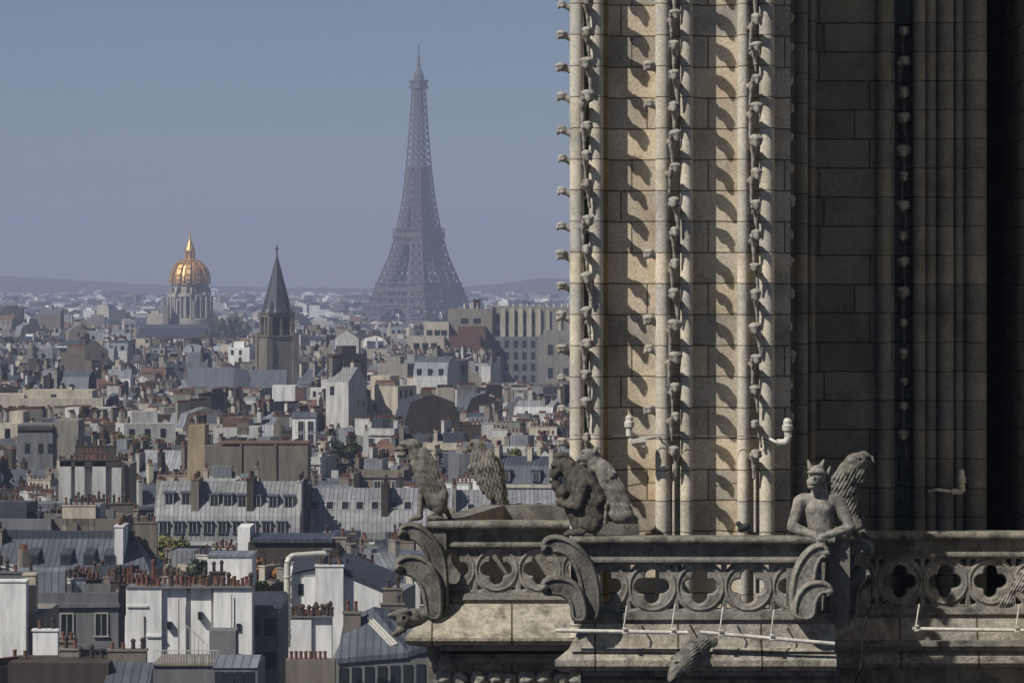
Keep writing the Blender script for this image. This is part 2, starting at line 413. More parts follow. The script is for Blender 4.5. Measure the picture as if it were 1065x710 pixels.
# front clusters: (left shaft px, right shaft px, string px)
D0 = 51.67
for (a, b, s, rl, rr, first, nm) in ((600, 620, 610.5, 7.5, 7.5, 520, 'left'), (689, 714, 701.5, 7.5, 6.5, 467, 'mid'), (773, 797.5, 786, 6, 8, 470, 'right')):
    sp = D0/F
    mb = MB(); zb = 44.2 if nm != 'left' else 45.3
    shaft(PX(a, D0), D0, rl*sp, 0, z0=zb); shaft(PX(b, D0), D0, rr*sp, 0, z0=zb)
    mb.box(PX(a, D0), PX(b, D0), D0+.21, 51.9+.02, zb, ZT)
    if 1:
      for px_, r_ in ((a, rl), (b, rr)):   # a small block behind each shaft ties it to the wall
        mb.box(PX(px_, D0)-r_*sp*.9, PX(px_, D0)+r_*sp*.9, D0, 51.91, zb, ZT)
    cl = mb.build('clustered_shaft', M['shaft'], tower, smooth='auto')
    mb2 = MB(); mb2.bar((PX(s-1, D0), D0-.05, 44.3), (PX(s-1, D0), D0-.05, PZ(first, D0)-.2), .035, 0, 8)
    if nm != 'left': mb2.build('thin_shaft', M['shaft'], tower)
    string(cl, s, D0-.33, 0, first if first < 500 else 452, 15, 8)
    if nm == 'left':
        string(cl, 586.5, D0+.02, R(-82), 456, 15, 4, .85)
        mbo = MB(); mbo.box(PX(627, D0), PX(632.5, D0), D0+.02, 51.92, 44.2, ZT); mbo.build('stained_strip', M['ochre'], tower)
    if nm == 'mid':
        for k, py in enumerate((425, 362, 332, 263, 107, 68)):
            o = link('crocket', CR[k % 3], cl); o.rotation_euler = (0, 0, R(-80)); o.scale = (.9,)*3
            o.location = WM[cl].inverted() @ Vector((PX(677.5, D0), D0, PZ(py, D0)))
# mouldings in shade
mb = MB(); sp = 52.3/F
for px_, D, r in ((812, 52.15, 8), (833, 53.4, 7), (844, 54.9, 4)): mb.cyl((PX(px_, D), D), r*sp, 44.2, ZT, 16)
mo = mb.build('moulded_shaft', M['shaft_shade'], tower, smooth='auto')
string(mo, 819, 52.05, R(28), 432, 14, 5, .95)
mb = MB()
for px_, D, r in ((919, -.02, 8), (956, -.02, 7), (968.5, 0, 6.5), (983.5, -.05, 9), (998, 0, 6), (1015, -.07, 12)):
    D += DR; mb.cyl((PX(px_, D), D), r*sp, 44.2, ZT, 18)
m2 = mb.build('moulded_shaft', M['shaft_shade'], tower, smooth='auto')
string(m2, 940, DR+.15, 0, 454, 15, 0, 1.05)

# ================================================================ BALUSTRADES
def curve_plate(outer, holes, depth, bevel):
    """flat plate with pierced holes, in (x,z), extruded along y"""
    cu = bpy.data.curves.new('tmp', 'CURVE'); cu.dimensions = '2D'; cu.fill_mode = 'BOTH'; cu.extrude = depth/2; cu.bevel_depth = bevel; cu.bevel_resolution = 1
    for loop in [outer]+holes:
        s = cu.splines.new('POLY'); s.points.add(len(loop)-1)
        for i, (x, y) in enumerate(loop): s.points[i].co = (x, y, 0, 1)
        s.use_cyclic_u = True
    o = bpy.data.objects.new('tmp', cu); C.objects.link(o)
    bpy.context.view_layer.update()
    me = bpy.data.meshes.new_from_object(o.evaluated_get(bpy.context.evaluated_depsgraph_get()))
    bpy.data.objects.remove(o); bpy.data.curves.remove(cu)
    me.transform(Matrix.Rotation(R(90), 4, 'X'))
    return me
def quatrefoil(r, off, n=12):
    pts = []
    for q in range(4):
        a0 = q*math.pi/2
        c = (off*math.cos(a0), off*math.sin(a0))
        hc = off*math.sqrt(.5); dg = (hc+math.sqrt(r*r-hc*hc))*math.sqrt(.5); ha = math.acos((dg-off)/r)-R(1.5)
        for i in range(n+1):
            t = -ha+2*ha*i/n
            x = c[0]+r*math.cos(a0+t); y = c[1]+r*math.sin(a0+t); pts.append((x, y))
    return pts
def tracery_mesh(w, h):
    b = .004
    holes = [quatrefoil(w*.188, w*.205)]
    def tri(cx, sx, sz):   # curved spandrel in a corner
        X = sx*w/2; Z = sz*h/2; p = []
        for t in (0, .25, .5, .75, 1):
            an = R(90)*t; p.append((X-sx*(.03+ .0), 0))
        return p
    for sz in (-1, 1):
        for sx in (-1, 1):
            ring = []
            for i in range(6):
                an = R(57-(57-33)*i/5)
                ring.append((sx*math.cos(an)*w*.52, sz*math.sin(an)*w*.52*min(1, h/w)))
            holes.append([(sx*(w/2-.012), sz*(h/2-.018)), (ring[0][0]+sx*.02, sz*(h/2-.018))]+ring+[(sx*(w/2-.012), ring[-1][1])])
    out = [(-w/2+b, -h/2), (w/2-b, -h/2), (w/2-b, h/2), (-w/2+b, h/2)]
    return curve_plate(out, holes, .17, .022)
def ring_pts(w, h, rx):
    return [(rx*math.cos(2*math.pi*i/28), rx*math.sin(2*math.pi*i/28)) for i in range(28)]
def balustrade(label, D, p0, p1, tp, rows, n, depth=.34, floorpx=None):
    """rows: photo rows (top, roll bottom, fascia bottom, tracery bottom, base bottom)"""
    y0, y1, y2, y3, y4 = rows; x0, x1 = PX(p0, D), PX(p1, D)
    z = [PZ(y, D) for y in rows]
    root = empty('balustrade', ((x0+x1)/2, D, z[4]), 0, label, 'balustrade', 'gallery balustrades')
    mb = MB()
    rr = (z[0]-z[1])/2; prof = []
    for i in range(9):
        a = R(-90+180*i/8); prof.append((D-.10-rr*math.cos(a), z[1]+rr+rr*math.sin(a)))
    prof += [(D+depth-.02, z[0]-.01), (D+depth, z[1])]
    mb.prism(prof, x0-.04, x1+.02)
    mb.build('rail', M['rail_top'], root, smooth='auto')
    mb = MB()
    mb.prism([(D-.02, z[2]), (D-.02, z[1]+.01), (D+depth-.06, z[1]+.01), (D+depth-.06, z[2])], x0, x1)
    mb.prism([(D-.06, z[2]), (D-.06, z[2]+.03), (D-.021, z[2]+.07), (D-.021, z[2])], x0, x1)
    mb.build('fascia', M['rail'], root)
    mb = MB(); rb = (z[3]-z[4])
    mb.prism([(D-.05, z[4]), (D-.09, z[4]+rb*.4), (D-.06, z[3]-.01), (D-.0, z[3]), (D+depth-.06, z[3]), (D+depth-.06, z[4])], x0, x1)
    mb.build('base_moulding', M['rail'], root)
    x0, x1 = PX(tp[0], D), PX(tp[1], D)
    w = (x1-x0)/n; h = z[2]-z[3]
    me = tracery_mesh(w, h); me.materials.append(M['tracery'])
    # moulded ring in front of each quatrefoil
    for i in range(n):
        cx = x0+w*(i+.5)
        o = link('tracery_panel', me, root); o.location = WM[root].inverted() @ Vector((cx, D+.13, (z[2]+z[3])/2))
        WM[o] = WM[root] @ Matrix.Translation(o.location)
    rm = MB(); cx0, cz0 = 0, 0
    q = 30; rr = w*.475
    vs = []; fs = []
    for i in range(q):
        a = 2*math.pi*i/q
        for k in range(6):
            b = 2*math.pi*k/6
            vs.append(((rr+.026*math.cos(b))*math.cos(a), .045*math.sin(b), (rr+.026*math.cos(b))*math.sin(a)))
    for i in range(q):
        for k in range(6):
            j = (i+1) % q; l = (k+1) % 6; fs.append((i*6+k, i*6+l, j*6+l, j*6+k))
    rm = bpy.data.meshes.new('tracery_ring'); rm.from_pydata(vs, [], fs); rm.materials.append(M['tracery'])
    rm.polygons.foreach_set('use_smooth', [True]*len(rm.polygons))
    for i in range(n):
        o = link('tracery_ring', rm, root); o.location = WM[root].inverted() @ Vector((x0+w*(i+.5), D+.045, (z[2]+z[3])/2)); o.scale = (1, 1, min(1, h/w*1.04))
    return root
bal_l = balustrade('far left gallery balustrade of pierced quatrefoils under the seated beaked beast', 52.5, 446, 612, (449, 629), (541, 550, 568, 616, 627), 4)
bal_m = balustrade('middle gallery balustrade of pierced quatrefoils with the pigeon on its rail', 50.0, 597, 866, (603.5, 853.5), (557, 565, 584, 636, 648), 5)
bal_r = balustrade('right hand gallery balustrade in shadow beside the horned figure', 53.6, 862, 1150, (864.5, 1102), (552, 560.5, 578, 631, 642), 5)
# corner posts
def post(par, pa, pb, yt, yb, D, d=.4, m='rail'): 
    mb = MB(); mb.bxp(pa, pb, yt, yb, D, D+d); mb.build('corner_post', M[m], par)
post(bal_l, 442, 464, 549, 640, 52.40, .45)
post(bal_m, 594, 616, 563, 640, 49.97, .6)
post(bal_m, 818, 832, 585, 637, 49.99, .3)
post(bal_m, 862, 884, 560, 650, 50.0, 1.2)
# returns: from the middle section back to the others, and round the far side of the tower
mb = MB()
mb.box(PX(596, 50)+.02, PX(622, 50)-.02, 50.6, 52.5, PZ(557, 50)-.14, PZ(557, 50)-.004)
mb.box(PX(868, 50), PX(884, 50)-.004, 50.6, 53.6, PZ(557, 50)-.14, PZ(557, 50)-.004)
mb.build('rail', M['rail_top'], bal_m)
ZR = PZ(541, 52.5)
far = empty('balustrade', (PX(500, 57), 56.7, ZR-1), 0, 'far return of the gallery parapet, rising behind the left rail below the hunched winged figure', 'balustrade', 'gallery balustrades')
mb = MB()
mb.box(PX(446, 52.5), PX(446, 52.5)+.3, 52.86, 56.0, ZR-.5, ZR-.02)
mb.box(PX(512, 56.4), PX(640, 56.4), 56.4, 56.8, ZR-.62, ZR-.01)
a = Vector((PX(463, 53), 52.95, ZR-.17)); b = Vector((PX(514, 56.4), 56.5, ZR-.17))
mb.box(PX(446, 52.5), PX(640, 56.3), 56.2, 56.39, 44.2, PZ(547, 56.3))
mb.build('rail', M['rail'], far)
mb = MB(); mb.bar(a, b, .33); mb.build('sloping_coping', M['rail'], far)

# cornices under the balustrades (part of the tower)
def cornice(D, p0, p1, rows, out, slant, p0low):
    """rows: top, break, lit lip top, lip bottom ; out: how far each steps towards us"""
    x0, x1 = PX(p0, D), PX(p1, D); z = [PZ(y, D) for y in rows]; xl = PX(p0low, D-out[2])
    vs = []; prof = [(D+.2, z[0]), (D-out[0], z[0]), (D-out[1], z[1]), (D-out[1]-.015, z[1]-.03), (D-out[2], z[2]), (D-out[2], z[3]), (D-out[2]+.12, z[3]-.07), (D+.5, z[3]-.2), (D+.5, z[0])]
    mb = MB(); n = len(prof)
    xs = [x0, x0, x0-(x0-xl)*.45, x0-(x0-xl)*.5, xl, xl, xl+.05, x0, x0]
    V = [(xs[i], prof[i][0], prof[i][1]) for i in range(n)]+[(x1, *prof[i]) for i in range(n)]
    mb.add(V, [(i, (i+1) % n, n+(i+1) % n, n+i) for i in range(n)]+[tuple(range(n-1, -1, -1)), tuple(range(n, 2*n))])
    return mb.build('cornice', M['ledge'], tower)
cornice(52.5, 446, 606, (627, 643, 659, 662), (.06, .30, .58), 0, 421)
cornice(50.0, 606, 868, (648, 671, 684, 690), (.05, .12, .30), 0, 577)
cornice(53.6, 860, 1150, (642, 664, 680, 687), (.05, .14, .30), 0, 862)
mb = MB()   # dark roll in the groove of the front cornices and the mouldings below
for D, p0, p1, y in ((50.0, 604, 866, 676), (53.6, 862, 1150, 671)):
    mb.prism([(D-.16, PZ(y+2, D)), (D-.24, PZ(y-1, D)), (D-.20, PZ(y-4, D)), (D-.08, PZ(y-4, D))], PX(p0, D), PX(p1, D))
mb.build('cornice_roll', M['ledge'], tower)
for D, p0, p1 in ((52.5, 458, 612), (50.0, 606, 872), (53.6, 862, 1150)):
    mb = MB()
    for (ya, yb, o) in ((664, 674, .34) if D > 52 else (692, 702, .1), (678, 688, .18) if D > 52 else (703, 711, -.05)):
        mb.prism([(D+.6, PZ(ya, D)), (D-o, PZ(ya, D)), (D-o-.04, PZ((ya+yb)/2, D)), (D-o, PZ(yb, D)), (D+.6, PZ(yb, D))], PX(p0, D), PX(p1, D))
    mb.build('under_moulding', M['rail'], tower)
mb = MB()
mb.box(PX(612, 50), PX(868, 50), 50.3, 52.9, 42, 44.3)
mb.box(PX(862, 53.6), PX(1150, 53.6), 53.5, 54.2, 42, 44.72)
mb.build('frieze_wall', M['rail'], tower)
# carved leaf bosses of the frieze under the left ledge
fz = MB(); fz.box(PX(456, 52.6), PX(612, 52.6), 52.55, 53.4, 43.5, 44.9); fzo = fz.build('frieze', M['ledge'], tower)
for k in range(9):
    px = 462+17.3*k+rng.uniform(-2, 2)
    o = link('leaf_boss', CR[k % 3], fzo); o.location = WM[tower].inverted() @ Vector((PX(px, 52.4), 52.4, PZ(703, 52.4))); o.rotation_euler = (.5, rng.uniform(-.6, .6), rng.uniform(-.5, .5))
    o.scale = (1.35, 1.3, 1.35)

# scroll brackets (part of each balustrade)
def hook(par, pts, D, mat, yc=0.0, flat=1.5, seed=0, ch=True):
    pr = []
    for (x1, y1, r1), (x2, y2, r2) in zip(pts[:-1], pts[1:]):
        for dd in (-4*flat, 0, 4*flat): pr.append(Cp(x1, y1, dd, r1, x2, y2, dd*.8, r2))
    x, y, r = pts[-1]
    for dd in (-5, 0, 5): pr.append(Ep(x-.5, y+3, dd, r*.8, 3.5, r*.95))
    pr.append(Ep(x, y-1, 0, r*1.15, 8, r*.7))
    sb = []
    for (x1, y1, r1), (x2, y2, r2) in list(zip(pts[:-1], pts[1:]))[:-2]:
        sb.append(Cp(x1, y1, -(4.2*flat+r1*1.15), r1*.62, x2, y2, -(4.2*flat*.8+r2*1.15), r2*.55))
    return sdf_obj('scroll_bracket', pr, D, mat, par, subs=sb if ch else (), res=1.0, k=2.2, rough=.12, seed=seed, yc=yc)
def bracket(par, D, th, mat, k, org, leaves, curls, seed=0):
    for i, poly in enumerate(leaves):
        pts = [(org[0]+x/k, org[1]+y/k) for x, y in poly]
        # smooth the outline (Chaikin), then scale to metres
        for _ in range(2): pts = [q for a_, b_ in zip(pts, pts[1:]+pts[:1]) for q in ((a_[0]*.75+b_[0]*.25, a_[1]*.75+b_[1]*.25), (a_[0]*.25+b_[0]*.75, a_[1]*.25+b_[1]*.75))]
        d = D-(i*.10)
        me = curve_plate([(PX(x, d), PZ(y, d)) for x, y in pts], [], th, .035); me.materials.append(M[mat])
        o = link('scroll_bracket', me, par); o.location = WM[par].inverted() @ Vector((0, d+th/2, 0)); WM[o] = WM[par].copy()
        mbr = MB(); loop = [Vector((PX(x, d), d-.035, PZ(y, d))) for x, y in pts]; cen = sum(loop, Vector())/len(loop)
        n_ = len(loop); vs = []
        for q in range(n_):
            t_ = (loop[(q+1) % n_]-loop[q-1]).normalized(); nn = Vector((-t_.z, 0, t_.x))
            for h_ in range(7): an = 2*math.pi*h_/7; vs.append(loop[q]+nn*math.cos(an)*.024+Vector((0, 1, 0))*math.sin(an)*.03)
        mbr.add(vs, [(q*7+h_, q*7+(h_+1) % 7, ((q+1) % n_)*7+(h_+1) % 7, ((q+1) % n_)*7+h_) for q in range(n_) for h_ in range(7)])
        r_ = mbr.build('rim', M[mat], par, smooth=True)
    for i, (x, y, r, sgn) in enumerate(curls):
        px, py = org[0]+x/k, org[1]+y/k
        sdf_obj('leaf_curl', [Ep(px, py, -11, r, 9, r*.85), Ep(px, py, 8, r*.95, 9, r*.8), Cp(px-sgn*.2*r, py+r*.6, -16, r*.45, px+sgn*.5*r, py+r*1.1, -14, r*.3), Cp(px, py-.5*r, -19, r*.35, px-sgn*.6*r, py+.2*r, -19, r*.3), Cp(px, py+.3*r, 10, r*.5, px+sgn*.6*r, py+r, 8, r*.3)],
                D-(i*.10)+th/2, M[mat], par, res=.8, k=1.2, rough=.35, seed=seed+i)
bracket(bal_l, 52.3, .22, 'rail', 4.175, (400, 540),
    [[(70, 62), (72, 38), (100, 24), (140, 28), (185, 55), (228, 100), (258, 165), (268, 250), (268, 425), (205, 425), (206, 330), (202, 240), (190, 165), (168, 115), (140, 90), (108, 78), (85, 80)],
     [(50, 205), (62, 178), (92, 165), (132, 163), (175, 178), (210, 210), (235, 262), (243, 330), (243, 428), (186, 428), (178, 340), (160, 285), (132, 248), (98, 232), (70, 232)]],
    [(78, 58, 5.2, 1), (62, 208, 5.2, 1)], 3)
bracket(bal_m, 49.72, .24, 'rail', 4.175, (400, 540),
    [[(692, 130), (694, 98), (722, 80), (770, 82), (825, 108), (875, 158), (912, 225), (928, 300), (930, 430), (862, 430), (862, 320), (845, 235), (818, 180), (790, 148), (755, 136), (722, 140)],
     [(686, 300), (692, 272), (722, 258), (775, 258), (822, 278), (852, 315), (868, 370), (872, 436), (818, 436), (818, 385), (802, 345), (770, 322), (730, 318), (704, 322)]],
    [(700, 122, 5.2, 1), (694, 294, 5.4, 1)], 5)
bracket(bal_m, 49.66, .22, 'statue_pale', 4.019, (800, 540),
    [[(100, 410), (97, 300), (106, 235), (126, 185), (155, 142), (188, 116), (218, 108), (240, 122), (244, 150), (222, 150), (205, 170), (192, 205), (186, 255), (184, 300), (150, 330), (145, 410)],
     [(108, 412), (110, 350), (126, 308), (152, 280), (186, 265), (228, 266), (258, 284), (256, 306), (225, 300), (204, 318), (190, 350), (186, 412)]],
    [(236, 136, 3.6, -1), (250, 296, 3.8, -1)], 7)
bracket(bal_m, 50.35, .30, 'rail', 4.019, (800, 540),
    [[(270, 410), (262, 300), (275, 200), (310, 120), (365, 85), (410, 95), (428, 120), (425, 140), (390, 125), (350, 160), (335, 230), (335, 410)],
     [(300, 412), (305, 320), (325, 260), (360, 222), (400, 210), (418, 222), (400, 245), (375, 270), (360, 330), (360, 412)]],
    [(418, 128, 4.2, -1), (408, 226, 3.0, -1)], 9)

# ================================================================ CARVED BEASTS
def feather(ax, ay, amp, fr, x0, x1, y0, y1):
    def g(x, y, v):
        w = np.clip((x-x0)/4, 0, 1)*np.clip((x1-x)/4, 0, 1)*np.clip((v-y0)/4, 0, 1)*np.clip((y1-v)/4, 0, 1)
        return amp*w*np.abs(np.sin((x*ax+v*ay)*fr))
    return g
S = []
statue('chimera_statue', 'long necked beaked stone beast sitting upright at the left end of the rail', 'statue',
  [Ep(425, 463, 0, 9, 7, 6, -8), Cp(418, 466, 0, 4.2, 410.5, 467.5, 0, 1.8), Cp(420, 472, 0, 3.4, 413.5, 474, 0, 1.6), Ep(419, 461, -4, 4, 2.5, 2.5), Ep(419, 461, 4, 4, 2.5, 2.5),
   Cp(430, 464, 0, 7.5, 439, 488, 0, 9), Cp(439, 488, 0, 10, 452, 520, 0, 12)]
  + both(lambda s: Ep(457, 521, 6*s, 8.5, 6, 15)) + both(lambda s: Cp(431, 483, 5*s, 3.6, 438.5, 506, 6*s, 3.4)) + both(lambda s: Cp(438.5, 506, 6*s, 3.2, 437, 536, 7*s, 2.8))
  + both(lambda s: Ep(433.5, 538.5, 7*s, 6, 3.5, 2.8)) + both(lambda s: Cp(429, 540, 7*s, 1.6, 426, 541, 9*s, 1.2)) + both(lambda s: Ep(452, 538.5, 10*s, 9, 4, 3.2))
  + both(lambda s: Ep(448, 487, 8.5*s, 7, 3, 24, 22)) + [Cp(459, 500, -8, 3, 465, 516, -6, 2), Cp(463, 530, 6, 3, 468, 539, 9, 2)],
  52.5, M['statue'], (445, 541), .1, groove=feather(.9, -.42, .9, .95, 441, 464, 470, 514), subs=[Ep(421, 464.5, -7, 2, 3, 1.5), Ep(412, 470.3, 0, 6, 5, 1.1, 8)], seed=31, k=2.2, rough=.25)
statue('chimera_statue', 'hunched eagle like stone figure seen from behind, wings wrapped round it', 'statue',
  [Ep(495, 464, 0, 8.5, 7.5, 7.5), Cp(489, 465, -1, 4.2, 481.5, 470, -2, 1.2), Cp(484, 470, -2, 1.4, 483.5, 473, -2, .8), Cp(497, 467, 0, 7.5, 505, 480, 0, 10), Ep(507, 486, 0, 17, 10, 13, 15),
   Cp(506, 486, 0, 14, 519, 520, 0, 8.5), Cp(517, 486, 0, 8, 524, 524, 0, 5.5), Cp(492, 487, -3, 5, 504, 512, -4, 4), Ep(503, 497, -9, 8, 4, 25, 20), Ep(515, 497, -9, 7, 4, 30, 12),
   Ep(518, 526, 0, 10, 7, 4), Cp(494, 471, -3, 4, 491, 486, -4, 4)],
  56.4, M['statue'], (515, 529), .2, groove=feather(1.0, -.33, 1.2, .85, 488, 532, 474, 524), subs=[Ep(490.5, 463, -7, 1.8, 2.5, 1.4)], seed=12, k=2.0, rough=.5)
statue('chimera_statue', 'dark hunched ape faced stone beast gnawing at what it holds', 'statue',
  [Ep(585, 482, 0, 10.5, 9, 9), Cp(580, 488, 0, 7.5, 575, 495, 0, 5), Ep(577, 484, -5, 4.5, 3, 2.4), Ep(577, 484, 5, 4.5, 3, 2.4), Ep(583, 474, 0, 8, 8, 4), Cp(574, 500, 0, 3.2, 580, 503, 0, 4),
   Ep(594, 484, -8, 3.5, 2.5, 5), Ep(594, 484, 8, 3.5, 2.5, 5), Cp(591, 486, 0, 10, 604, 500, 0, 14), Cp(605, 502, 0, 15, 614, 532, 0, 15), Cp(612, 495, -6, 8, 622, 520, -7, 9)]
  + both(lambda s: Ep(615, 541, 8*s, 13, 8, 14)) + both(lambda s: Ep(600, 553.5, 10*s, 9, 5, 3.6)) + both(lambda s: Cp(593, 554, 8*s, 2, 588, 556, 7*s, 1.5)) + both(lambda s: Cp(593, 554, 12*s, 2, 588, 556, 12*s, 1.5))
  + both(lambda s: Cp(607, 504, 13*s, 6.5, 601, 526, 14*s, 5)) + both(lambda s: Cp(601, 526, 14*s, 4.6, 585, 524, 6*s, 3.6)) + both(lambda s: Ep(583, 522, 5*s, 5, 4, 4))
  + [Ep(585, 512, 0, 8, 7, 8), Ep(578, 506, 0, 5, 5, 5), Cp(595, 524, 0, 9, 603, 545, 0, 9)],
  50.0, M['statue_dark'], (603, 557), .1, groove=feather(.9, -.35, .5, .8, 592, 634, 490, 548), subs=[Ep(576, 486.5, -9, 2.2, 3, 1.6), Ep(571, 497.5, 0, 6, 6, 1.4, -20)], seed=13, k=2.2, rough=.4)
statue('chimera_statue', 'pale winged lion headed stone beast behind the dark gnawing one', 'statue',
  [Ep(612, 473, 0, 9.5, 7.5, 6.5), Cp(608, 476, 0, 5.5, 602.5, 477.5, 0, 3.4), Cp(608, 481, 0, 3, 604, 482.5, 0, 2), Cp(618, 470, -5, 4, 620.5, 464.5, -6, 1.6), Cp(618, 470, 5, 4, 620.5, 464.5, 6, 1.6),
   Cp(617, 477, 0, 8.5, 625, 492, 0, 11), Cp(625, 492, 0, 11.5, 640, 525, 0, 12)]
  + both(lambda s: Ep(639, 502, 10*s, 8, 3.5, 29, 32)) + both(lambda s: Cp(627, 484, 8*s, 6, 636, 492, 10*s, 6)) + both(lambda s: Cp(622, 500, 7*s, 4.2, 631, 522, 8*s, 3.6)) + both(lambda s: Cp(631, 522, 8*s, 3.4, 628, 541, 9*s, 3))
  + both(lambda s: Ep(646, 532, 7*s, 13, 7, 12)) + both(lambda s: Ep(626, 543, 9*s, 6, 3.5, 2.8)) + [Ep(654, 540, 0, 10, 10, 6)],
  51.12, M['statue_pale'], (640, 546), .0, groove=feather(.9, -.55, 1.2, .8, 627, 664, 484, 534), subs=[Ep(606, 471.5, -6, 2, 3, 1.4)], seed=14, k=2.2, rough=.3)
mb = MB(); mb.bxp(600, 665, 545, 570, 50.9, 51.42); o = mb.build('statue_plinth', M['rail'], bal_m)
statue('horned_statue', 'horned bare chested stone figure leaning forearms on the rail, hands crossed', 'statue',
  [Ep(850, 494, -2, 9.2, 9.5, 10.5), Cp(843, 486, -2, 3, 840.5, 478.5, -2, .9), Cp(854, 485, -2, 3, 857, 478.5, -2, .9), Ep(845, 501, -9, 6.5, 7, 6), Ep(844, 506, -10, 4.5, 4, 2.6), Ep(847, 490.5, -10, 8, 3, 2.2),
   Ep(845, 496.5, -14, 2, 3, 3.4), Cp(861, 492, 1, 3, 863.5, 486, 2, 1.2),
   Cp(852, 503, 1, 7.5, 853, 514, 3, 9), Cp(836, 521, 3, 8, 869, 521, 3, 8), Ep(853, 528, 3, 17, 10, 14), Cp(852, 530, 4, 15, 856, 556, 6, 14),
   Ep(846, 529, -5, 5.5, 5.5, 6.5), Ep(860, 529, -5, 5.5, 5.5, 6.5),
   Cp(832, 522, 2, 6.8, 824, 546, -4, 5.2), Cp(824.5, 548, -4, 5.8, 847, 556.5, -13, 4.2), Ep(852, 559, -14, 5.5, 4, 3.4),
   Cp(873, 523, 2, 7, 884, 547, -3, 5.4), Cp(883, 549, -3, 5.8, 861, 556, -12, 4.2), Ep(856, 556, -15, 5, 4, 3)]
  + [Cp(850+i*2.3, 560, -16, 1.35, 849.5+i*2.2, 567+(i % 2), -15, 1.1) for i in range(4)] + [Cp(858, 557, -16, 1.5, 862, 562, -16, 1.2)],
  50.0, M['statue_pale'], (853, 562), .05, subs=[Ep(844.3, 493.3, -13.5, 2, 3, 1.6), Ep(852.5, 493.3, -13, 2, 3, 1.6), Ep(845, 503.8, -16, 4.5, 3.5, .9)], seed=15, k=1.8, rough=.2)
statue('chimera_statue', 'shaggy hook beaked stone bird gripping the corner behind the horned figure', 'statue',
  [Ep(892, 480, 0, 11.5, 8.5, 9.5, -12), Cp(899, 473, 0, 4.4, 908, 475.5, 0, 2), Cp(908, 475.5, 0, 1.9, 910, 481, 0, .8), Cp(888, 483, 0, 10.5, 879, 500, 0, 13.5), Cp(879, 500, 0, 14.5, 882, 533, 0, 11),
   Ep(893, 495, -4, 8, 6, 10), Cp(872, 496, -6, 6, 868, 520, -6, 5), Cp(884, 524, -6, 6, 893, 548, -8, 4.4), Cp(893, 548, -8, 4, 904, 561, -9, 3.2),
   Ep(904, 566, -10, 5.5, 4.5, 4), Cp(901, 568, -13, 1.6, 899, 574, -13, 1.1), Cp(906, 568, -13, 1.6, 907, 574, -13, 1.1), Cp(897, 535, 0, 3, 898, 546, 0, 1.5), Cp(882, 530, 6, 8, 890, 556, 8, 5)],
  50.7, M['statue'], (893, 562), .1, groove=feather(.8, .45, 1.2, 1.0, 862, 908, 484, 540), subs=[Ep(896, 478, -8, 2, 3, 1.6)], seed=16, k=1.8, rough=.7)
statue('carved_finial', 'shell like carved crocket bud on the balustrade at the right edge', 'finial',
  [Ep(1046, 624, 0, 9, 8, 8), Cp(1052, 614, 0, 5, 1063, 598, 0, 7), Ep(1064, 607, -2, 9, 7, 10), Ep(1040, 628, -3, 4, 4, 4)], 52.95, M['statue_pale'], (1050, 632), -.1,
  groove=feather(.9, .5, 1.4, 1.2, 1030, 1075, 590, 640), seed=17, rough=.6)
g1, _ = statue('gargoyle', 'gargoyle head jutting from the cornice below the gap between the white pipes', 'gargoyle',
  [Cp(732, 670, 8, 9, 718, 680, -12, 13), Ep(710, 688, -22, 13, 13, 13), Cp(704, 690, -26, 9, 697.5, 702, -34, 5), Cp(707, 700, -22, 4.5, 701, 706, -30, 3), Ep(722, 674, -20, 5, 4, 7, 30), Ep(702, 681, -26, 6, 4, 3), Cp(740, 668, 12, 8, 732, 670, 8, 9)],
  49.8, M['statue'], (715, 690), 0, groove=feather(.6, .9, .9, 1.1, 712, 742, 660, 700), subs=[Ep(703, 686, -34, 2.6, 4, 2.2), Ep(699, 704, -34, 5, 6, 1.4, 40)], seed=18, rough=.5)
g2, _ = statue('gargoyle', 'open mouthed gargoyle head poking out left of the far left ledge', 'gargoyle',
  [Cp(446, 640, 4, 9, 428, 642, -6, 10), Ep(421, 643, -10, 10, 10, 10), Cp(416, 638, -12, 5.5, 406.5, 638, -14, 3), Cp(419, 652, -12, 5, 411, 658, -14, 3), Ep(422, 634, -16, 5, 4, 3.5)],
  52.3, M['statue'], (425, 645), 0, subs=[Ep(421, 641, -20, 2.6, 4, 2.4), Ep(409, 646.5, -12, 8, 9, 3.2, -18)], seed=19, rough=.5)
g1['group'] = g2['group'] = 'gargoyles under the gallery'

# pigeon
pg = empty('pigeon', (PX(776, 50), 50.02, PZ(557, 50)), 0, 'dark pigeon standing on the middle balustrade rail', 'pigeon')
sdf_obj('body', [Ep(774, 548.3, 0, 7.5, 3.6, 3.9, 24), Ep(768, 544, 0, 2.6, 2.4, 2.5), Cp(766.2, 544.5, 0, .8, 763.6, 545.4, 0, .35), Cp(779, 551, 0, 2.5, 785.5, 555.2, 0, 1.3), Cp(768.5, 545, 0, 2.4, 771, 547.5, 0, 3.2)], 50.02, M['bronze'], pg, res=.35, k=1.0, rough=.08)
mb = MB()
for dx in (-.013, .013): mb.bar(P(774.5, 551, 50.02+dx), P(774.8, 556.8, 50.02+dx), .008)
mb.build('leg', M['pot'], pg)

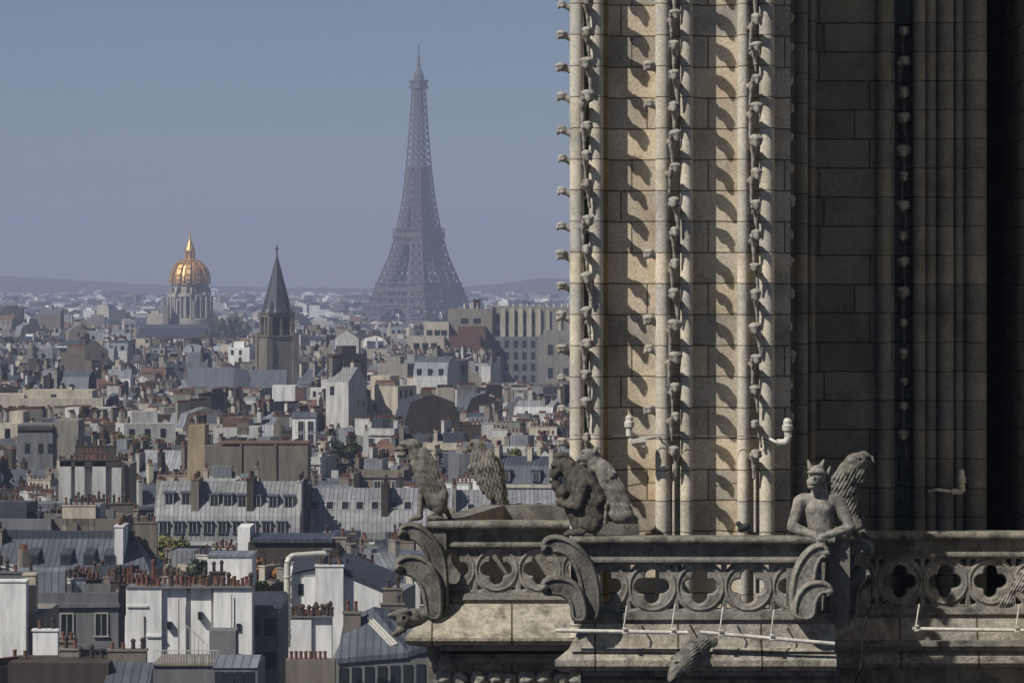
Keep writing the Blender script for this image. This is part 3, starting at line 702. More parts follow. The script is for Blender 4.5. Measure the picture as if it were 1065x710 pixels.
# white pipes hung along the ledge, on straps
def pipe(label, a, b, D, straps, par=None):
    r = empty('white_pipe', P((a[0]+b[0])/2, (a[1]+b[1])/2, D), 0, label, 'pipe', 'white pipes along the ledge')
    mb = MB(); mb.bar(P(*a, D), P(*b, D), .052, 0, 10); mb.build('tube', M['white_metal'], r)
    for px, yt in straps:
        t = (px-a[0])/(b[0]-a[0]); y = a[1]+(b[1]-a[1])*t
        mb = MB(); mb.tube([P(px+3, yt-3, D+.16), P(px+2.5, yt, D), P(px, y-6, D-.035), P(px-.5, y+2, D-.035), P(px, y+3, D+.03)], .011, 6)
        mb.tube([P(px-1.8, y-3, D-.04), P(px+2.5, y-3.4, D-.04)], .012, 6); mb.tube([P(px-1.8, y+2, D-.04), P(px+2.5, y+1.6, D-.04)], .012, 6)
        mb.build('strap', M['white_metal'], r)
    return r
pipe('level white pipe left of the middle gargoyle', (578, 655.2), (715, 657.5), 49.62, ((649, 633), (699, 632)))
pipe('sloping white pipe between the middle gargoyle and the dark corner', (728, 657), (868, 669), 49.62, ((749, 634), (802, 637)))
pipe('white pipe below the shadowed right balustrade', (949, 653.5), (1090, 655.5), 52.55, ((953, 631), (1057, 632)))

# lamp/camera units on arms
def unit(label, parts, D):
    r = empty('floodlight_unit', P(parts[0][0], parts[0][1], D), 0, label, 'floodlight', 'small fittings on arms')
    for nm, fn in parts[1]:
        mb = MB(); fn(mb); mb.build(nm, M['white_metal'], r, smooth='auto')
def u1(s=1):
    D = 51.3
    def head(m): m.lathe(P(654.5, 453, D), [(.045, 0), (.045, .11), (.065, .12), (.07, .19), (.052, .2), (.055, .25), (.03, .28)], 14)
    def box(m): m.bar(P(655, 459, D), P(672, 456.5, D), .06); m.bar(P(656, 452, D), P(656, 460, D), .05, 0, 8)
    def arm(m): m.tube([P(671, 456, D), P(686, 453.5, D+.05), P(689, 460, D+.1), P(694, 463, D+.15)], .014); m.tube([P(668, 459, D), P(667, 463, D), P(669, 465, D), P(671, 463, D), P(671, 459, D)], .006)
    return [('lamp_head', head), ('housing', box), ('arm', arm)]
unit('white cylindrical fitting on an arm at the left of the middle shafts', ((670, 456), u1()), 51.3)
def u2(D=51.35):
    def head(m): m.lathe(P(819, 449, D), [(.04, 0), (.07, .02), (.075, .09), (.055, .1), (.06, .15), (.03, .19)], 14)
    def el(m): m.tube([P(819, 448, D), P(820, 455, D), P(817, 460, D), P(808, 460, D)], .05, 10)
    def arm(m): m.tube([P(808, 460, D), P(800, 456, D+.05), P(794, 453, D+.1)], .02)
    return [('lamp_head', head), ('elbow', el), ('arm', arm)]
unit('white domed fitting on a bent arm right of the lit shafts', ((815, 455), u2()), 51.35)
def u3(D=54.9):
    def head(m): m.lathe(P(1000, 503, D), [(.04, 0), (.06, .02), (.065, .1), (.04, .12), (.05, .19), (.02, .21)], 12)
    def box(m): m.tube([P(1000, 503, D), P(1001, 511, D), P(990, 511, D)], .045, 8)
    def arm(m): m.tube([P(990, 511, D), P(975, 509, D), P(966, 511, D+.1)], .025)
    return [('lamp_head', head), ('elbow', box), ('arm', arm)]
unit('dim fitting on an arm in the shadowed recess above the right balustrade', ((985, 508), u3()), 54.9)
mb = MB(); mb.tube([P(597, 452, 51.45), P(640, 453, 51.5), P(694, 452, 51.45), P(730, 453.5, 51.5), P(800, 453, 51.45)], .005, 6)
cb = mb.build('cable', M['rail']); tag(cb, 'thin cable strung across the lit shafts at the height of the fittings', 'cable')
mb = MB(); mb.tube([P(906, 590, 52.95), P(907, 628, 52.9), P(898, 650, 52.6), P(896, 690, 52.6), P(889, 712, 52.6)], .012, 6)
cb = mb.build('cable', M['iron']); tag(cb, 'dark cable hanging down past the shadowed corner right of the sloping white pipe', 'cable')
# ================================================================ GROUND, HILLS
mb = MB(); mb.add([(-14000, -14000, 0), (14000, -14000, 0), (14000, 14000, 0), (-14000, 14000, 0)], [(0, 1, 2, 3)])
tag(mb.build('ground', M['asphalt']), kind='structure')
M['hill'] = plain('wooded_hill', (.06, .075, .05), .95, 0, .4, .01)
def hills(D, pts, depth, seed):
    rg = random.Random(seed); vs = []; fs = []; ncol = 60; nrow = 10
    xs = [pts[0][0]+(pts[-1][0]-pts[0][0])*i/ncol for i in range(ncol+1)]
    for i, px in enumerate(xs):
        py = np.interp(px, [p[0] for p in pts], [p[1] for p in pts]) + rg.uniform(-.35, .35)
        for j in range(nrow+1):
            t = j/nrow; hgt = max(PZ(py, D), 1)*math.sin(min(t*1.25, 1)*math.pi/2)**1.3 if t < .8 else max(PZ(py, D), 1)*math.cos((t-.8)/.2*math.pi/2)
            y = D-depth+depth*1.2*t; vs.append((PX(px, D), y, max(hgt+rg.uniform(-3, 3)*(0 < t < 1), -.5)))
    for i in range(ncol):
        for j in range(nrow): a = i*(nrow+1)+j; fs.append((a, a+nrow+1, a+nrow+2, a+1))
    mb = MB(); mb.add(vs, fs); tag(mb.build('hills', M['hill'], smooth=True), kind='structure')
hills(10500, [(-300, 284), (-50, 286), (40, 288), (90, 292), (140, 294.5), (200, 297), (300, 299), (400, 300.5)], 2500, 1)
hills(9500, [(300, 302), (430, 300), (480, 298), (530, 294), (556, 290), (575, 289.5), (600, 292), (700, 294), (1200, 297)], 2300, 2)

# ================================================================ HOUSES
pot_me = None
def lathe_mesh(prof, n, mats, name):
    mb = MB(); mb.lathe((0, 0, 0), prof, n); me = bpy.data.meshes.new(name); me.from_pydata(mb.v, [], mb.f); me.materials.append(mats); return me
POTS = [lathe_mesh([(.15, 0), (.13, .05), (.11, .55), (.15, .58), (.14, .68), (.09, .69)], 8, M['pot'], 'chimney_pot'),
        lathe_mesh([(.13, 0), (.12, .35), (.10, .4), (.15, .43), (.13, .5)], 8, M['pot'], 'chimney_pot'),
        lathe_mesh([(.14, 0), (.12, .6), (.18, .62), (.18, .72), (.10, .85), (.03, .9)], 8, M['pot_dark'], 'chimney_pot')]
def mesh_of(mb, name, mats):
    me = bpy.data.meshes.new(name); me.from_pydata(mb.v, [], mb.f)
    for m in mats: me.materials.append(m)
    me.polygons.foreach_set('material_index', mb.m); me.update(); return me
mb = MB(); mb.box(-.62, -.5, -.06, .06, -1.05, 1.05); mb.box(.5, .62, -.06, .06, -1.05, 1.05); mb.box(-.5, .5, -.06, .06, .93, 1.05); mb.box(-.7, .7, -.12, .06, -1.15, -1.02)
mb.box(-.03, .03, -.04, .04, -1.0, .93); mb.box(-.5, .5, -.01, .03, -1.02, .93, 1)
WIN = mesh_of(mb, 'window', (M['frame'], M['glass']))
mb = MB(); mb.box(-.7, .7, -.7, 1.5, -.8, .75); mb.prism([(-.85, .75), (-.85, .85), (1.5, 1.0), (1.5, .75)], -.82, .82)
DORM = {k: mesh_of(mb, 'dormer', (M[k],)) for k in ('z_light', 'z_mid', 'z_blue', 'z_slate', 'z_tile', 'z_pale')}
mb = MB(); mb.box(-.45, .45, -.02, .05, -.55, .6, 1); mb.box(-.52, -.43, -.05, .0, -.6, .66); mb.box(.43, .52, -.05, .0, -.6, .66); mb.box(-.52, .52, -.05, 0, .58, .67); mb.box(-.02, .02, -.04, 0, -.55, .6)
DWIN = mesh_of(mb, 'window', (M['frame'], M['glass']))
mb = MB(); mb.box(-.4, .4, -.55, .55, 0, .1); mb.box(-.34, .34, -.48, .48, .1, .115, 1)
SKYL = mesh_of(mb, 'skylight', (M['frame'], M['glass']))
ANT = MB(); ANT.bar((0, 0, 0), (0, 0, 2.4), .05)
for z, w in ((2.3, .5), (2.1, .4), (1.9, .55)): ANT.bar((-w, 0, z), (w, 0, z), .03)
ANT = mesh_of(ANT, 'antenna', (M['iron'],))
def kid(name, me, parent, loc, rot=(0, 0, 0), sc=None):
    o = link(name, me, parent, loc, rot)
    if sc: o.scale = sc
    return o
def chimney(root, x0, x1, y0, y1, z0, z1, mat, pots=True, ind=True, rg=random, cap=.12, local=True, along=None):
    mb = MB(); mb.box(x0, x1, y0, y1, z0, z1); mb.box(x0-.08, x1+.08, y0-.08, y1+.08, z1+.002, z1+cap)
    L = max(x1-x0, y1-y0); ax = 0 if x1-x0 > y1-y0 else 1
    n = max(1, int(L/.62)); items = []
    if pots:
        for i in range(n):
            if rg.random() < .12: continue
            t = (i+.5)/n; x = x0+(x1-x0)*t if ax == 0 else (x0+x1)/2; y = y0+(y1-y0)*t if ax == 1 else (y0+y1)/2
            items.append((x+rg.uniform(-.06, .06), y+rg.uniform(-.06, .06), rg.choice((0, 0, 0, 1, 1, 2)), rg.uniform(.8, 1.25)))
    if not ind:
        for x, y, k, s in items: mb.cyl((x, y), .16, z1+cap, z1+cap+.62*s, 5, 1 if k != 2 else 2)
    o = mb.build('chimney', [mat, M['pot'], M['pot_dark']], root, local=True)
    if ind:
        for x, y, k, s in items: kid('chimney_pot', POTS[k if rg.random() > .25 else 2], o, (x, y, z1+cap), sc=(1.1, 1.1, s))
    return o
def mansard_prof(d, e, rh):
    s = min(1.3, d*.15); lo = rh*.68
    return [(-d/2, e), (-d/2+s*.45, e+lo*.62), (-d/2+s*1.1, e+lo), (0, e+rh), (d/2-s*1.1, e+lo), (d/2-s*.45, e+lo*.62), (d/2, e)]
def house(X, Y, yaw, w, d, eave, rtype, rh, wall, roof, rg, near=2, nchim=2, label=None, group=None, windows=True, ndorm=None, chimmat=None, name='house'):
    """near: 2 = individual pots and windows, 1 = windows, 0 = massing only"""
    root = empty(name, (X, Y, 0), yaw, label, 'building', group)
    wm, rm = M['w_'+wall], M['z_'+roof]
    mb = MB(); mb.box(-w/2, w/2, -d/2, d/2, 0, eave)
    mb.box(-w/2-.12, w/2+.12, -d/2-.25, -d/2-.003, eave-.45, eave-.1)
    if rtype == 'gable' or rtype == 'mansard':
        prof = [(-d/2, eave), (0, eave+rh), (d/2, eave)] if rtype == 'gable' else mansard_prof(d, eave, rh)
        # party walls stand a little proud of the roof at both ends
        for sx in (-1, 1):
            pr = [(y*1.01, z+(.3 if z > eave+.1 else 0)) for y, z in prof]
            mb.prism(pr, sx*w/2-.17 if sx > 0 else -w/2-.02, w/2+.02 if sx > 0 else -w/2+.17)
    for sx in (-1, 1):      # flue ribs and little openings on the blank end walls
        for k in range(rg.choice((0, 1, 2, 3))):
            y0 = rg.uniform(-d*.42, d*.25); t_ = rg.uniform(.5, 1.3); zt_ = eave+(rg.uniform(0, rh*.5) if rtype != 'flat' else .3); q0 = w/2+.025; q1 = w/2+rg.uniform(.2, .4)
            mb.box(min(sx*q0, sx*q1), max(sx*q0, sx*q1), y0, y0+t_, eave-rg.uniform(5, 12), zt_)
    if near >= 1: mb.bar((-w/2+.2, -d/2-.1, eave-9), (-w/2+.2, -d/2-.1, eave-.3), .14); mb.box(-w/2-.02, w/2+.02, -d/2-.55, -d/2-.26, eave-3.75, eave-3.55)
    if rtype == 'flat':
        for a, b, c, e in ((-w/2, w/2, -d/2, -d/2+.25), (-w/2, w/2, d/2-.25, d/2), (-w/2, -w/2+.25, -d/2+.25, d/2-.25), (w/2-.25, w/2, -d/2+.25, d/2-.25)): mb.box(a, b, c, e, eave, eave+.8)
    mb.build('wall', wm, root, local=True)
    mb = MB()
    if rtype == 'gable': mb.prism([(-d/2-.3, eave-.1), (0, eave+rh), (d/2+.3, eave-.1)], -w/2+.17, w/2-.17)
    elif rtype == 'mansard': mb.prism(mansard_prof(d, eave, rh), -w/2+.17, w/2-.17)
    elif rtype == 'hip':
        i = min(w, d)*.42; pts = [(-w/2-.2, -d/2-.2, eave), (w/2+.2, -d/2-.2, eave), (w/2+.2, d/2+.2, eave), (-w/2-.2, d/2+.2, eave)]
        pts += [(-w/2+i, -min(d/2-i, 0)*0, eave+rh), (w/2-i, 0, eave+rh)]
        mb.add(pts, [(0, 1, 5, 4), (1, 2, 5), (2, 3, 4, 5), (3, 0, 4), (3, 2, 1, 0)])
    elif rtype == 'flat':
        mb.box(-w/2+.26, w/2-.26, -d/2+.26, d/2-.26, eave-.05, eave+.06)
        q = rg.uniform(.2, .4); mb.box(-w*q, -w*q+w*.35, -d*.2, d*.3, eave+.06, eave+2.4)
        mb.box(w*.15, w*.15+1.2, -d*.1, d*.1, eave+.06, eave+1.3)
    elif rtype == 'shed': mb.prism([(-d/2-.2, eave-.05), (d/2, eave+rh), (d/2, eave-.05)], -w/2, w/2)
    mb.build('roof', rm, root, local=True)
    top = eave+(rh if rtype != 'flat' else .8)
    for i in range(nchim):
        sx = (-1, 1, 0)[i % 3]; L = rg.uniform(1.6, min(5.5, d*.6)); yc = rg.uniform(-d*.25, d*.2)
        th = rg.uniform(.5, .75); xc = sx*(w/2-th/2) if sx else rg.uniform(-.2, .2)*w
        zt = top+rg.uniform(.3, 1.7)
        chimney(root, xc-th/2+.001*i, xc+th/2+.03, yc-L/2, yc+L/2, eave-.5, zt, M[chimmat or ('w_'+rg.choice((wall, 'beige', 'tan', 'brown', 'cream', 'pale')))], True, near >= 2, rg)
    for i in range(rg.choice((0, 1, 1, 2))):     # small roof boxes, vents
        x = rg.uniform(-.4, .4)*w; y = rg.uniform(-.25, .3)*d; q = rg.uniform(.3, .8); zt = top-abs(y)/(d/2)*rh
        mb = MB(); mb.box(x-q, x+q, y-q*.8, y+q*.8, eave-.2, zt+rg.uniform(.5, 1.2)); mb.build('roof_vent', M[rg.choice(('w_grey', 'z_light', 'w_beige', 'w_pale', 'z_blue'))], root, local=True)
    if near >= 1 and rtype == 'mansard':
        nd = ndorm if ndorm is not None else max(1, int(w/3.2))
        me = DORM['z_'+roof]
        for i in range(nd):
            x = -w/2+w*(i+.5)/nd
            o = kid('dormer', me, root, (x, -d/2+.55, eave+1.25)); kid('window', DWIN, o, (0, -.703, 0))
    if near >= 1 and rtype in ('gable', 'hip', 'shed') and rg.random() < .7:
        run = (d/2+.3) if rtype != 'shed' else d; sl_ = math.atan2(rh, run); t = .5
        for i in range(rg.randint(1, 3)):
            x = rg.uniform(-w*.35, w*.35)
            yy = -run*t if rtype != 'shed' else 0; zz = eave+rh*(1-t)+.06
            kid('skylight', SKYL, root, (x, yy, zz), (sl_, 0, 0))
    if windows and near >= 1:
        nw = max(1, int(w/2.7)); fl = 2 if near >= 2 else 1
        for f in range(fl):
            for i in range(nw): kid('window', WIN, root, (-w/2+w*(i+.5)/nw, -d/2-.06, eave-1.9-f*3.2), sc=(.95, 1, .95))
    if near >= 1:       # a few windows in the end walls
        for sx in (-1, 1):
            for k in range(rg.choice((0, 0, 1, 2, 3))): kid('window', DWIN, root, (sx*(w/2+.05), rg.uniform(-d*.38, d*.38), eave-rg.choice((1.6, 1.6, 4.8))), (0, 0, sx*math.pi/2), (rg.uniform(.7, 1.1), 1, rg.uniform(.8, 1.3)))
    if near >= 2 and rg.random() < .6: kid('antenna', ANT, root, (rg.uniform(-w*.3, w*.3), 0, top-.3), (0, 0, rg.uniform(0, 3)))
    return root
def rooflabel(rt, roof):
    col = {'light': 'light zinc', 'mid': 'grey zinc', 'blue': 'dark blue grey zinc', 'slate': 'slate', 'tile': 'brown tiled', 'pale': 'pale zinc'}[roof]
    return {'mansard': col+' mansard roof', 'gable': col+' gabled roof', 'hip': col+' hipped roof', 'flat': 'flat roof', 'shed': 'sloping '+col+' roof'}[rt]

HERO = []   # (px0, px1, Dnear, Dfar, lowest visible row)
def hero(px0, px1, Dn, Df, yb): HERO.append((px0, px1, Dn, Df, yb))
def hroot(name, px, D, label, cat='building', group=None): return empty(name, (PX(px, D), D, 0), 0, label, cat, group)
rg = random.Random(7)

def block_chimney(root, p0, p1, yt, D, depth, mat, zb=None, pots=True, cap=.14):
    """chimney wall given in photo pixels, individual pots"""
    r0 = WM[root].inverted(); a = r0 @ Vector((PX(p0, D), D, 0)); b = r0 @ Vector((PX(p1, D), D+depth, 0))
    return chimney(root, a.x, b.x, a.y, b.y, (zb if zb is not None else 12), PZ(yt, D), M[mat], pots, True, rg, cap)

# --- long curved zinc mansard, left half with two rows of dormers
def long_mansard(px0, px1, D, yr, label, dormers, sky_, crosswalls, seed, yeave=562):
    root = hroot('mansard_building', (px0+px1)/2, D, label, group='the long mansard range')
    x0, x1 = PX(px0, D), PX(px1, D); ze = PZ(yeave, D); zr = PZ(yr, D+8)
    mb = MB(); mb.box(x0, x1, D+.2, D+16, 0, ze); mb.box(x0, x1, D-.25, D+.2, ze-.6, ze-.05); mb.build('wall', M['w_pale'], root)
    H = zr-ze
    prof = [(D, ze)]+[(D+.9*math.sin(R(a))*0+ (1-math.cos(R(a)))*5.0, ze+math.sin(R(a))*(H-1.0)) for a in (15, 30, 42, 55, 66)]+[(D+8, zr), (D+13.5, ze+H*.8), (D+16, ze)]
    mb = MB(); mb.prism(prof, x0, x1)
    ro = mb.build('roof', M['z_pale'], root)
    def surf(py):   # y,z on the roof profile for a photo row
        best = None
        for (ya, za), (yb, zb) in zip(prof[:-3], prof[1:-2]):
            for k in range(11):
                y = ya+(yb-ya)*k/10; z = za+(zb-za)*k/10; p = HY+(EYE-z)*F/y
                if best is None or abs(p-py) < best[0]: best = (abs(p-py), y, z, math.atan2(zb-za, yb-ya))
        return best[1:]
    base = WM[root].inverted()
    for px, py in dormers:
        y, z, a = surf(py+3); o = kid('dormer', DORM['z_mid'], root, base @ Vector((PX(px, y), y+.35, z+.4)), sc=(.95, .9, 1.0)); kid('window', DWIN, o, (0, -.703, 0), sc=(1.2, 1, 1.15))
    for px, py in sky_:
        y, z, a = surf(py); kid('skylight', SKYL, root, base @ Vector((PX(px, y), y, z)), (a, 0, 0), (1.35, 1.35, 1))
    for (pa, pb, yt, m) in crosswalls:
        a_, b_ = base @ Vector((PX(pa, D), D+1.0, 0)), base @ Vector((PX(pb, D), D+8.6, 0))
        chimney(root, a_.x, b_.x, a_.y, b_.y, ze, PZ(yt, D+4), M[m], True, True, rg)
    return root
r1 = long_mansard(160, 312, 500, 500, 'left half of the long pale curved mansard, with two rows of dormers',
  [(176, 519), (193.5, 519), (223, 520), (237, 520), (252, 521), (267, 521), (284, 522), (300, 522)]+[(170+15.3*i, 549) for i in range(9)], [],
  [(198, 206, 498, 'w_tan'), (256, 263, 497, 'w_brown'), (309, 313, 500, 'w_pale')], 1)
for i in range(7):
    kid('window', WIN, r1, WM[r1].inverted() @ Vector((PX(176+19*i, 500), 500.15, PZ(574, 500))), sc=(1.1, 1, 1))
r2 = long_mansard(322, 470, 505, 507, 'right half of the long pale curved mansard, with a line of skylights', [],
  [(327, 526), (343, 525.5), (359, 526), (374, 526), (390, 526), (409, 525), (424, 525.5), (440, 526), (455, 526)],
  [(313, 321, 503, 'w_grey'), (396, 403, 503, 'w_brown')], 2, 566)
r3 = long_mansard(474, 600, 520, 509, 'far end of the long pale curved mansard, seen between the carved beasts', [], [(490, 528), (540, 527), (560, 527)], [(470, 474, 505, 'w_beige')], 3, 560)
hero(158, 315, 495, 520, 580); hero(315, 600, 500, 540, 560)
mb = MB(); D = 530
mb = MB()
# --- blue-grey zinc building on the left with four wedge dormers
D = 400; root = hroot('zinc_roof_building', 60, D, 'broad dark grey zinc roofed building at the left edge with four wedge shaped dormers')
x0, x1 = PX(-40, D), PX(132, D); ze, zr = PZ(597, D), PZ(557, D+8)
mb = MB(); mb.box(x0, x1+2.4, D+.3, D+16, 0, ze-.05); mb.build('wall', M['w_beige'], root)
mb = MB(); mb.prism([(D-.1, ze), (D+8, zr), (D+16, ze)], x0, x1)
mb.add([(x1, D-.1, ze), (x1+2.6, D-.1, ze), (x1, D+8, zr), (x1+2.6, D+16, ze), (x1, D+16, ze)], [(0, 1, 2), (1, 3, 2), (3, 4, 2), (0, 4, 3, 1)])
mb.build('roof', M['z_mid'], root)
mb = MB(); mb.box(x0, x1, D+7.4, D+8.6, zr-.25, zr+.55); mb.build('ridge_band', M['z_blue'], root)
for px in (36, 70, 94, 115):
    y = D+3.2; z = ze+(zr-ze)*3.3/8.1
    mb = MB(); mb.prism([(y-1.4, z-.5), (y-1.4, z+.55), (y+2.2, z+1.0), (y+2.2, z-.4)], PX(px-6, y), PX(px+5, y)); d_ = mb.build('dormer', M['z_blue'], root)
    mb = MB(); mb.box(PX(px-5, y)+.05, PX(px+4, y), y-1.42, y-1.405, z-.35, z+.4); mb.build('window', M['glass'], d_)
block_chimney(root, 119, 128, 548, D+2, 5.5, 'w_white', ze-1); block_chimney(root, 140, 163, 544, D+9, 1.2, 'w_tan', ze-3)
block_chimney(root, -6, 2, 552, D+6, 2.5, 'w_beige', ze)
hero(-40, 165, 395, 420, 600)
# --- big white stepped party wall
D = 290; root = hroot('party_wall_building', 196, D, 'building ending in a wide white stepped party wall lined with red chimney pots')
mb = MB()
for (a, b, yt, dd, d2) in ((131, 168, 611.5, 0, 3), (168, 193, 612, .35, 3), (193, 198, 614, .9, 3), (198, 219, 612, .5, 3), (219, 222, 614, .75, 3), (222, 262, 612.5, .1, 3)):
    mb.box(PX(a, D), PX(b, D)-.002, D+dd, D+d2, 0, PZ(yt, D))
mb.add([(PX(126, D), D+.02, 0), (PX(131, D), D+.02, 0), (PX(131, D), D+3, 0), (PX(126, D), D+3, 0), (PX(130, D), D+.02, PZ(640, D)), (PX(131, D), D+.02, PZ(640, D)), (PX(131, D), D+3, PZ(640, D)), (PX(130, D), D+3, PZ(640, D))],
       [(0, 3, 2, 1), (4, 5, 6, 7), (0, 1, 5, 4), (2, 3, 7, 6), (3, 0, 4, 7)])
mb.box(PX(132, D), PX(154, D), D-.12, D, PZ(631, D), PZ(629, D)); mb.box(PX(152, D), PX(168, D), D-.14, D, PZ(662, D), PZ(660, D))
mb.build('party_wall', M['w_white'], root)
for px, ya, yb in ((150, 640, 700), (186, 622, 690), (241, 618, 668)):
    mb = MB(); mb.bar((PX(px, D), D-.08, PZ(yb, D)), (PX(px, D), D-.08, PZ(ya, D)), .09, 0, 6); mb.build('drainpipe', M['w_beige'], root)
for px, py in ((176, 650), (208, 640), (248, 652)):
    mb = MB(); mb.box(PX(px, D)-.16, PX(px, D)+.16, D-.03, D+.52, PZ(py+4, D), PZ(py-4, D)); mb.build('small_window', M['glass'], root)
mb = MB(); mb.box(PX(131, D), PX(262.5, D), D-.1, D+3.1, PZ(611.4, D), PZ(609.8, D)); cp = mb.build('chimney_cap', M['w_grey'], root)
inv = WM[cp].inverted()
for i in range(34):
    px = 142+i*3.6+rg.uniform(-.8, .8)
    if 166 < px < 169 or rg.random() < .12: continue
    kid('chimney_pot', POTS[rg.choice((0, 0, 1, 2))], cp, inv @ Vector((PX(px, D), D+rg.choice((.5, 1.4, 2.2)), PZ(609.8, D))), sc=(1.15, 1.15, rg.uniform(.8, 1.3)))
kid('chimney_pot', POTS[0], cp, inv @ Vector((PX(158.5, D), D+.8, PZ(609.8, D))), sc=(1.3, 1.3, 3.0))
mb = MB(); mb.box(PX(256, D)-.1, PX(288, D), D+3, D+15, 0, PZ(636, D)); mb.build('side_wall', M['w_grey'], root)
mb = MB(); mb.prism([(D+2.9, PZ(636, D)), (D+9, PZ(624, D)), (D+15.2, PZ(636, D))], PX(256, D), PX(290, D)); mb.build('roof', M['z_slate'], root)
for px in (264, 281):
    for yy in (655, 690): mb = MB(); mb.box(PX(px, D+3)-.45, PX(px, D+3)+.45, D+2.9, D+2.99, PZ(yy+9, D), PZ(yy-9, D)); mb.build('window', M['glass'], root)
hero(126, 290, 285, 306, 700)
# --- roof terrace with railing and plants in front of it
D = 279; root = hroot('terrace_building', 205, D, 'low building with a railed roof terrace of pots below the white stepped party wall')
zt = PZ(692, D)
mb = MB(); mb.box(PX(160, D), PX(243, D), D, D+8, 0, zt); mb.box(PX(212, D), PX(240, D), D+5, D+8, zt, PZ(662, D)); mb.build('wall', M['w_grey'], root)
mb = MB(); mb.box(PX(160, D)-.1, PX(243, D)+.1, D-.15, D+8, zt+.004, zt+.12); mb.build('terrace_slab', M['w_tan'], root)
mb = MB()
for i in range(24): px = 161+i*2.9; mb.bar((PX(px, D), D, zt+.1), (PX(px, D), D, zt+1.15), .04)
mb.bar((PX(161, D), D, zt+1.15), (PX(228, D), D, zt+1.15), .06); mb.bar((PX(193, D), D+.2, zt+3.0), (PX(216, D), D+.2, zt+1.5), .07)
for i in range(6): px = 193+i*4.4; mb.bar((PX(px, D), D+.2, zt+.1), (PX(px, D), D+.2, zt+3.0-i*.3), .05)
mb.build('railing', M['w_pale'], root)
hero(158, 246, 276, 288, 710)
# --- left white chimney stacks
D = 300; root = hroot('chimney_building', 15, D, 'building with a tall plain white chimney wall and tan flank at the left edge')
mb = MB(); mb.box(PX(-40, D), PX(42, D), D+1.8, D+12, 0, PZ(640, D)); mb.build('wall', M['w_beige'], root)
block_chimney(root, -20, 27, 605, D, 1.6, 'w_white', 0, False)
block_chimney(root, 24, 37, 598, D+2, 1.4, 'w_cream', 5, False); block_chimney(root, -30, 36, 596, D+4, .9, 'w_grey', 5)
hero(-40, 46, 296, 314, 690)
D = 272; root = hroot('chimney_building', 46, D, 'small white chimney stack with a crust of pots above the dark flat roof')
block_chimney(root, 34, 60, 656, D, .9, 'w_white', 0); block_chimney(root, 60, 78, 668, D+2.5, .8, 'w_tan', 0)
mb = MB(); mb.box(PX(8, D-6), PX(113, D-6), D-6, D-.2, 0, PZ(689, D-6)); mb.build('wall', M['w_brown'], root)
block_chimney(root, 10, 40, 686, D-3, .6, 'w_brown', 10); block_chimney(root, 78, 110, 686, D-3, .6, 'w_brown', 10); block_chimney(root, 62, 84, 676, D-1.5, .7, 'w_beige', 10)
hero(5, 115, 262, 278, 710)
D = 268; root = hroot('chimney_building', 130, D, 'tan chimney stack with four red pots over a ribbed grey roof, bottom left')
block_chimney(root, 112, 152, 677, D, .9, 'w_tan', 0)
mb = MB(); mb.prism([(D-4, PZ(710, D)), (D-.1, PZ(688, D)), (D-.1, PZ(720, D))], PX(113, D), PX(160, D)); mb.build('roof', M['z_mid'], root)
mb = MB(); mb.box(PX(113, D), PX(178, D), D-4, D-.1, 0, PZ(722, D)); mb.build('wall', M['w_ochre'], root)
hero(110, 178, 262, 271, 710)
# --- central white building with big duct
D = 319; root = hroot('white_building', 345, D, 'white rendered building with a big white duct bent over its roof and a slate slope')
mb = MB(); z = lambda y: PZ(y, D)
mb.box(PX(295, D), PX(366, D), D+.4, D+10, 0, z(597)); mb.box(PX(316, D), PX(328, D), D+.1, D+.4, 0, z(600))
mb.add([(PX(366, D), D+.4, 0), (PX(398, D), D+.4, 0), (PX(398, D), D+10, 0), (PX(366, D), D+10, 0), (PX(366, D), D+.4, z(597)), (PX(398, D), D+.4, z(614)), (PX(398, D), D+10, z(614)), (PX(366, D), D+10, z(597))],
       [(0, 1, 5, 4), (1, 2, 6, 5), (2, 3, 7, 6), (4, 5, 6, 7), (3, 0, 4, 7)])
mb.build('wall', M['w_white'], root)
mb = MB(); mb.prism([(D+.2, z(596.5)), (D+5, z(584)), (D+10, z(596.5))], PX(303, D), PX(358, D))
mb.add([(PX(352, D), D+.2, z(590)), (PX(400, D), D+.2, z(612.5)), (PX(420, D+9), D+9, z(606)), (PX(358, D+9), D+9, z(581)), (PX(352, D), D+.2, z(595)), (PX(400, D), D+.2, z(615)), (PX(420, D+9), D+9, z(610)), (PX(358, D+9), D+9, z(588))],
       [(0, 1, 2, 3), (7, 6, 5, 4), (0, 4, 5, 1), (1, 5, 6, 2), (2, 6, 7, 3), (3, 7, 4, 0)])
mb.build('roof', M['z_slate'], root)
block_chimney(root, 328, 357, 589, D-.3, .9, 'w_white', 0)
block_chimney(root, 336, 344, 572, D+2, .7, 'w_grey', 20, False)
mb = MB(); mb.tube([(PX(299, D), D-.2, z(672)), (PX(299, D), D-.2, z(585)), (PX(301, D), D, z(580)), (PX(305, D), D+.3, z(578)), (PX(330, D), D+1.4, z(577)), (PX(337, D), D+1.6, z(577))], .27, 12)
for y in (600, 618, 636, 655): mb.cyl((PX(299, D), D-.2), .34, z(y), z(y)+.12, 12)
mb.build('duct', M['white_metal'], root, smooth='auto')
mb = MB(); mb.box(PX(310, D), PX(316, D), D+.33, D+.39, z(619), z(607)); mb.build('window', M['glass'], root)
hero(293, 420, 315, 332, 640)
D = 300; root = hroot('chimney_building', 385, D, 'two tan chimney stacks stepping down at the right end of the white building')
block_chimney(root, 398, 418, 613, D+6, .9, 'w_tan', 0); block_chimney(root, 396, 420, 629, D+3, .9, 'w_tan', 0)
hero(394, 422, 300, 309, 665)
D = 280; root = hroot('chimney_building', 325, D, 'white chimney block crusted with sooty pots in front of the white building')
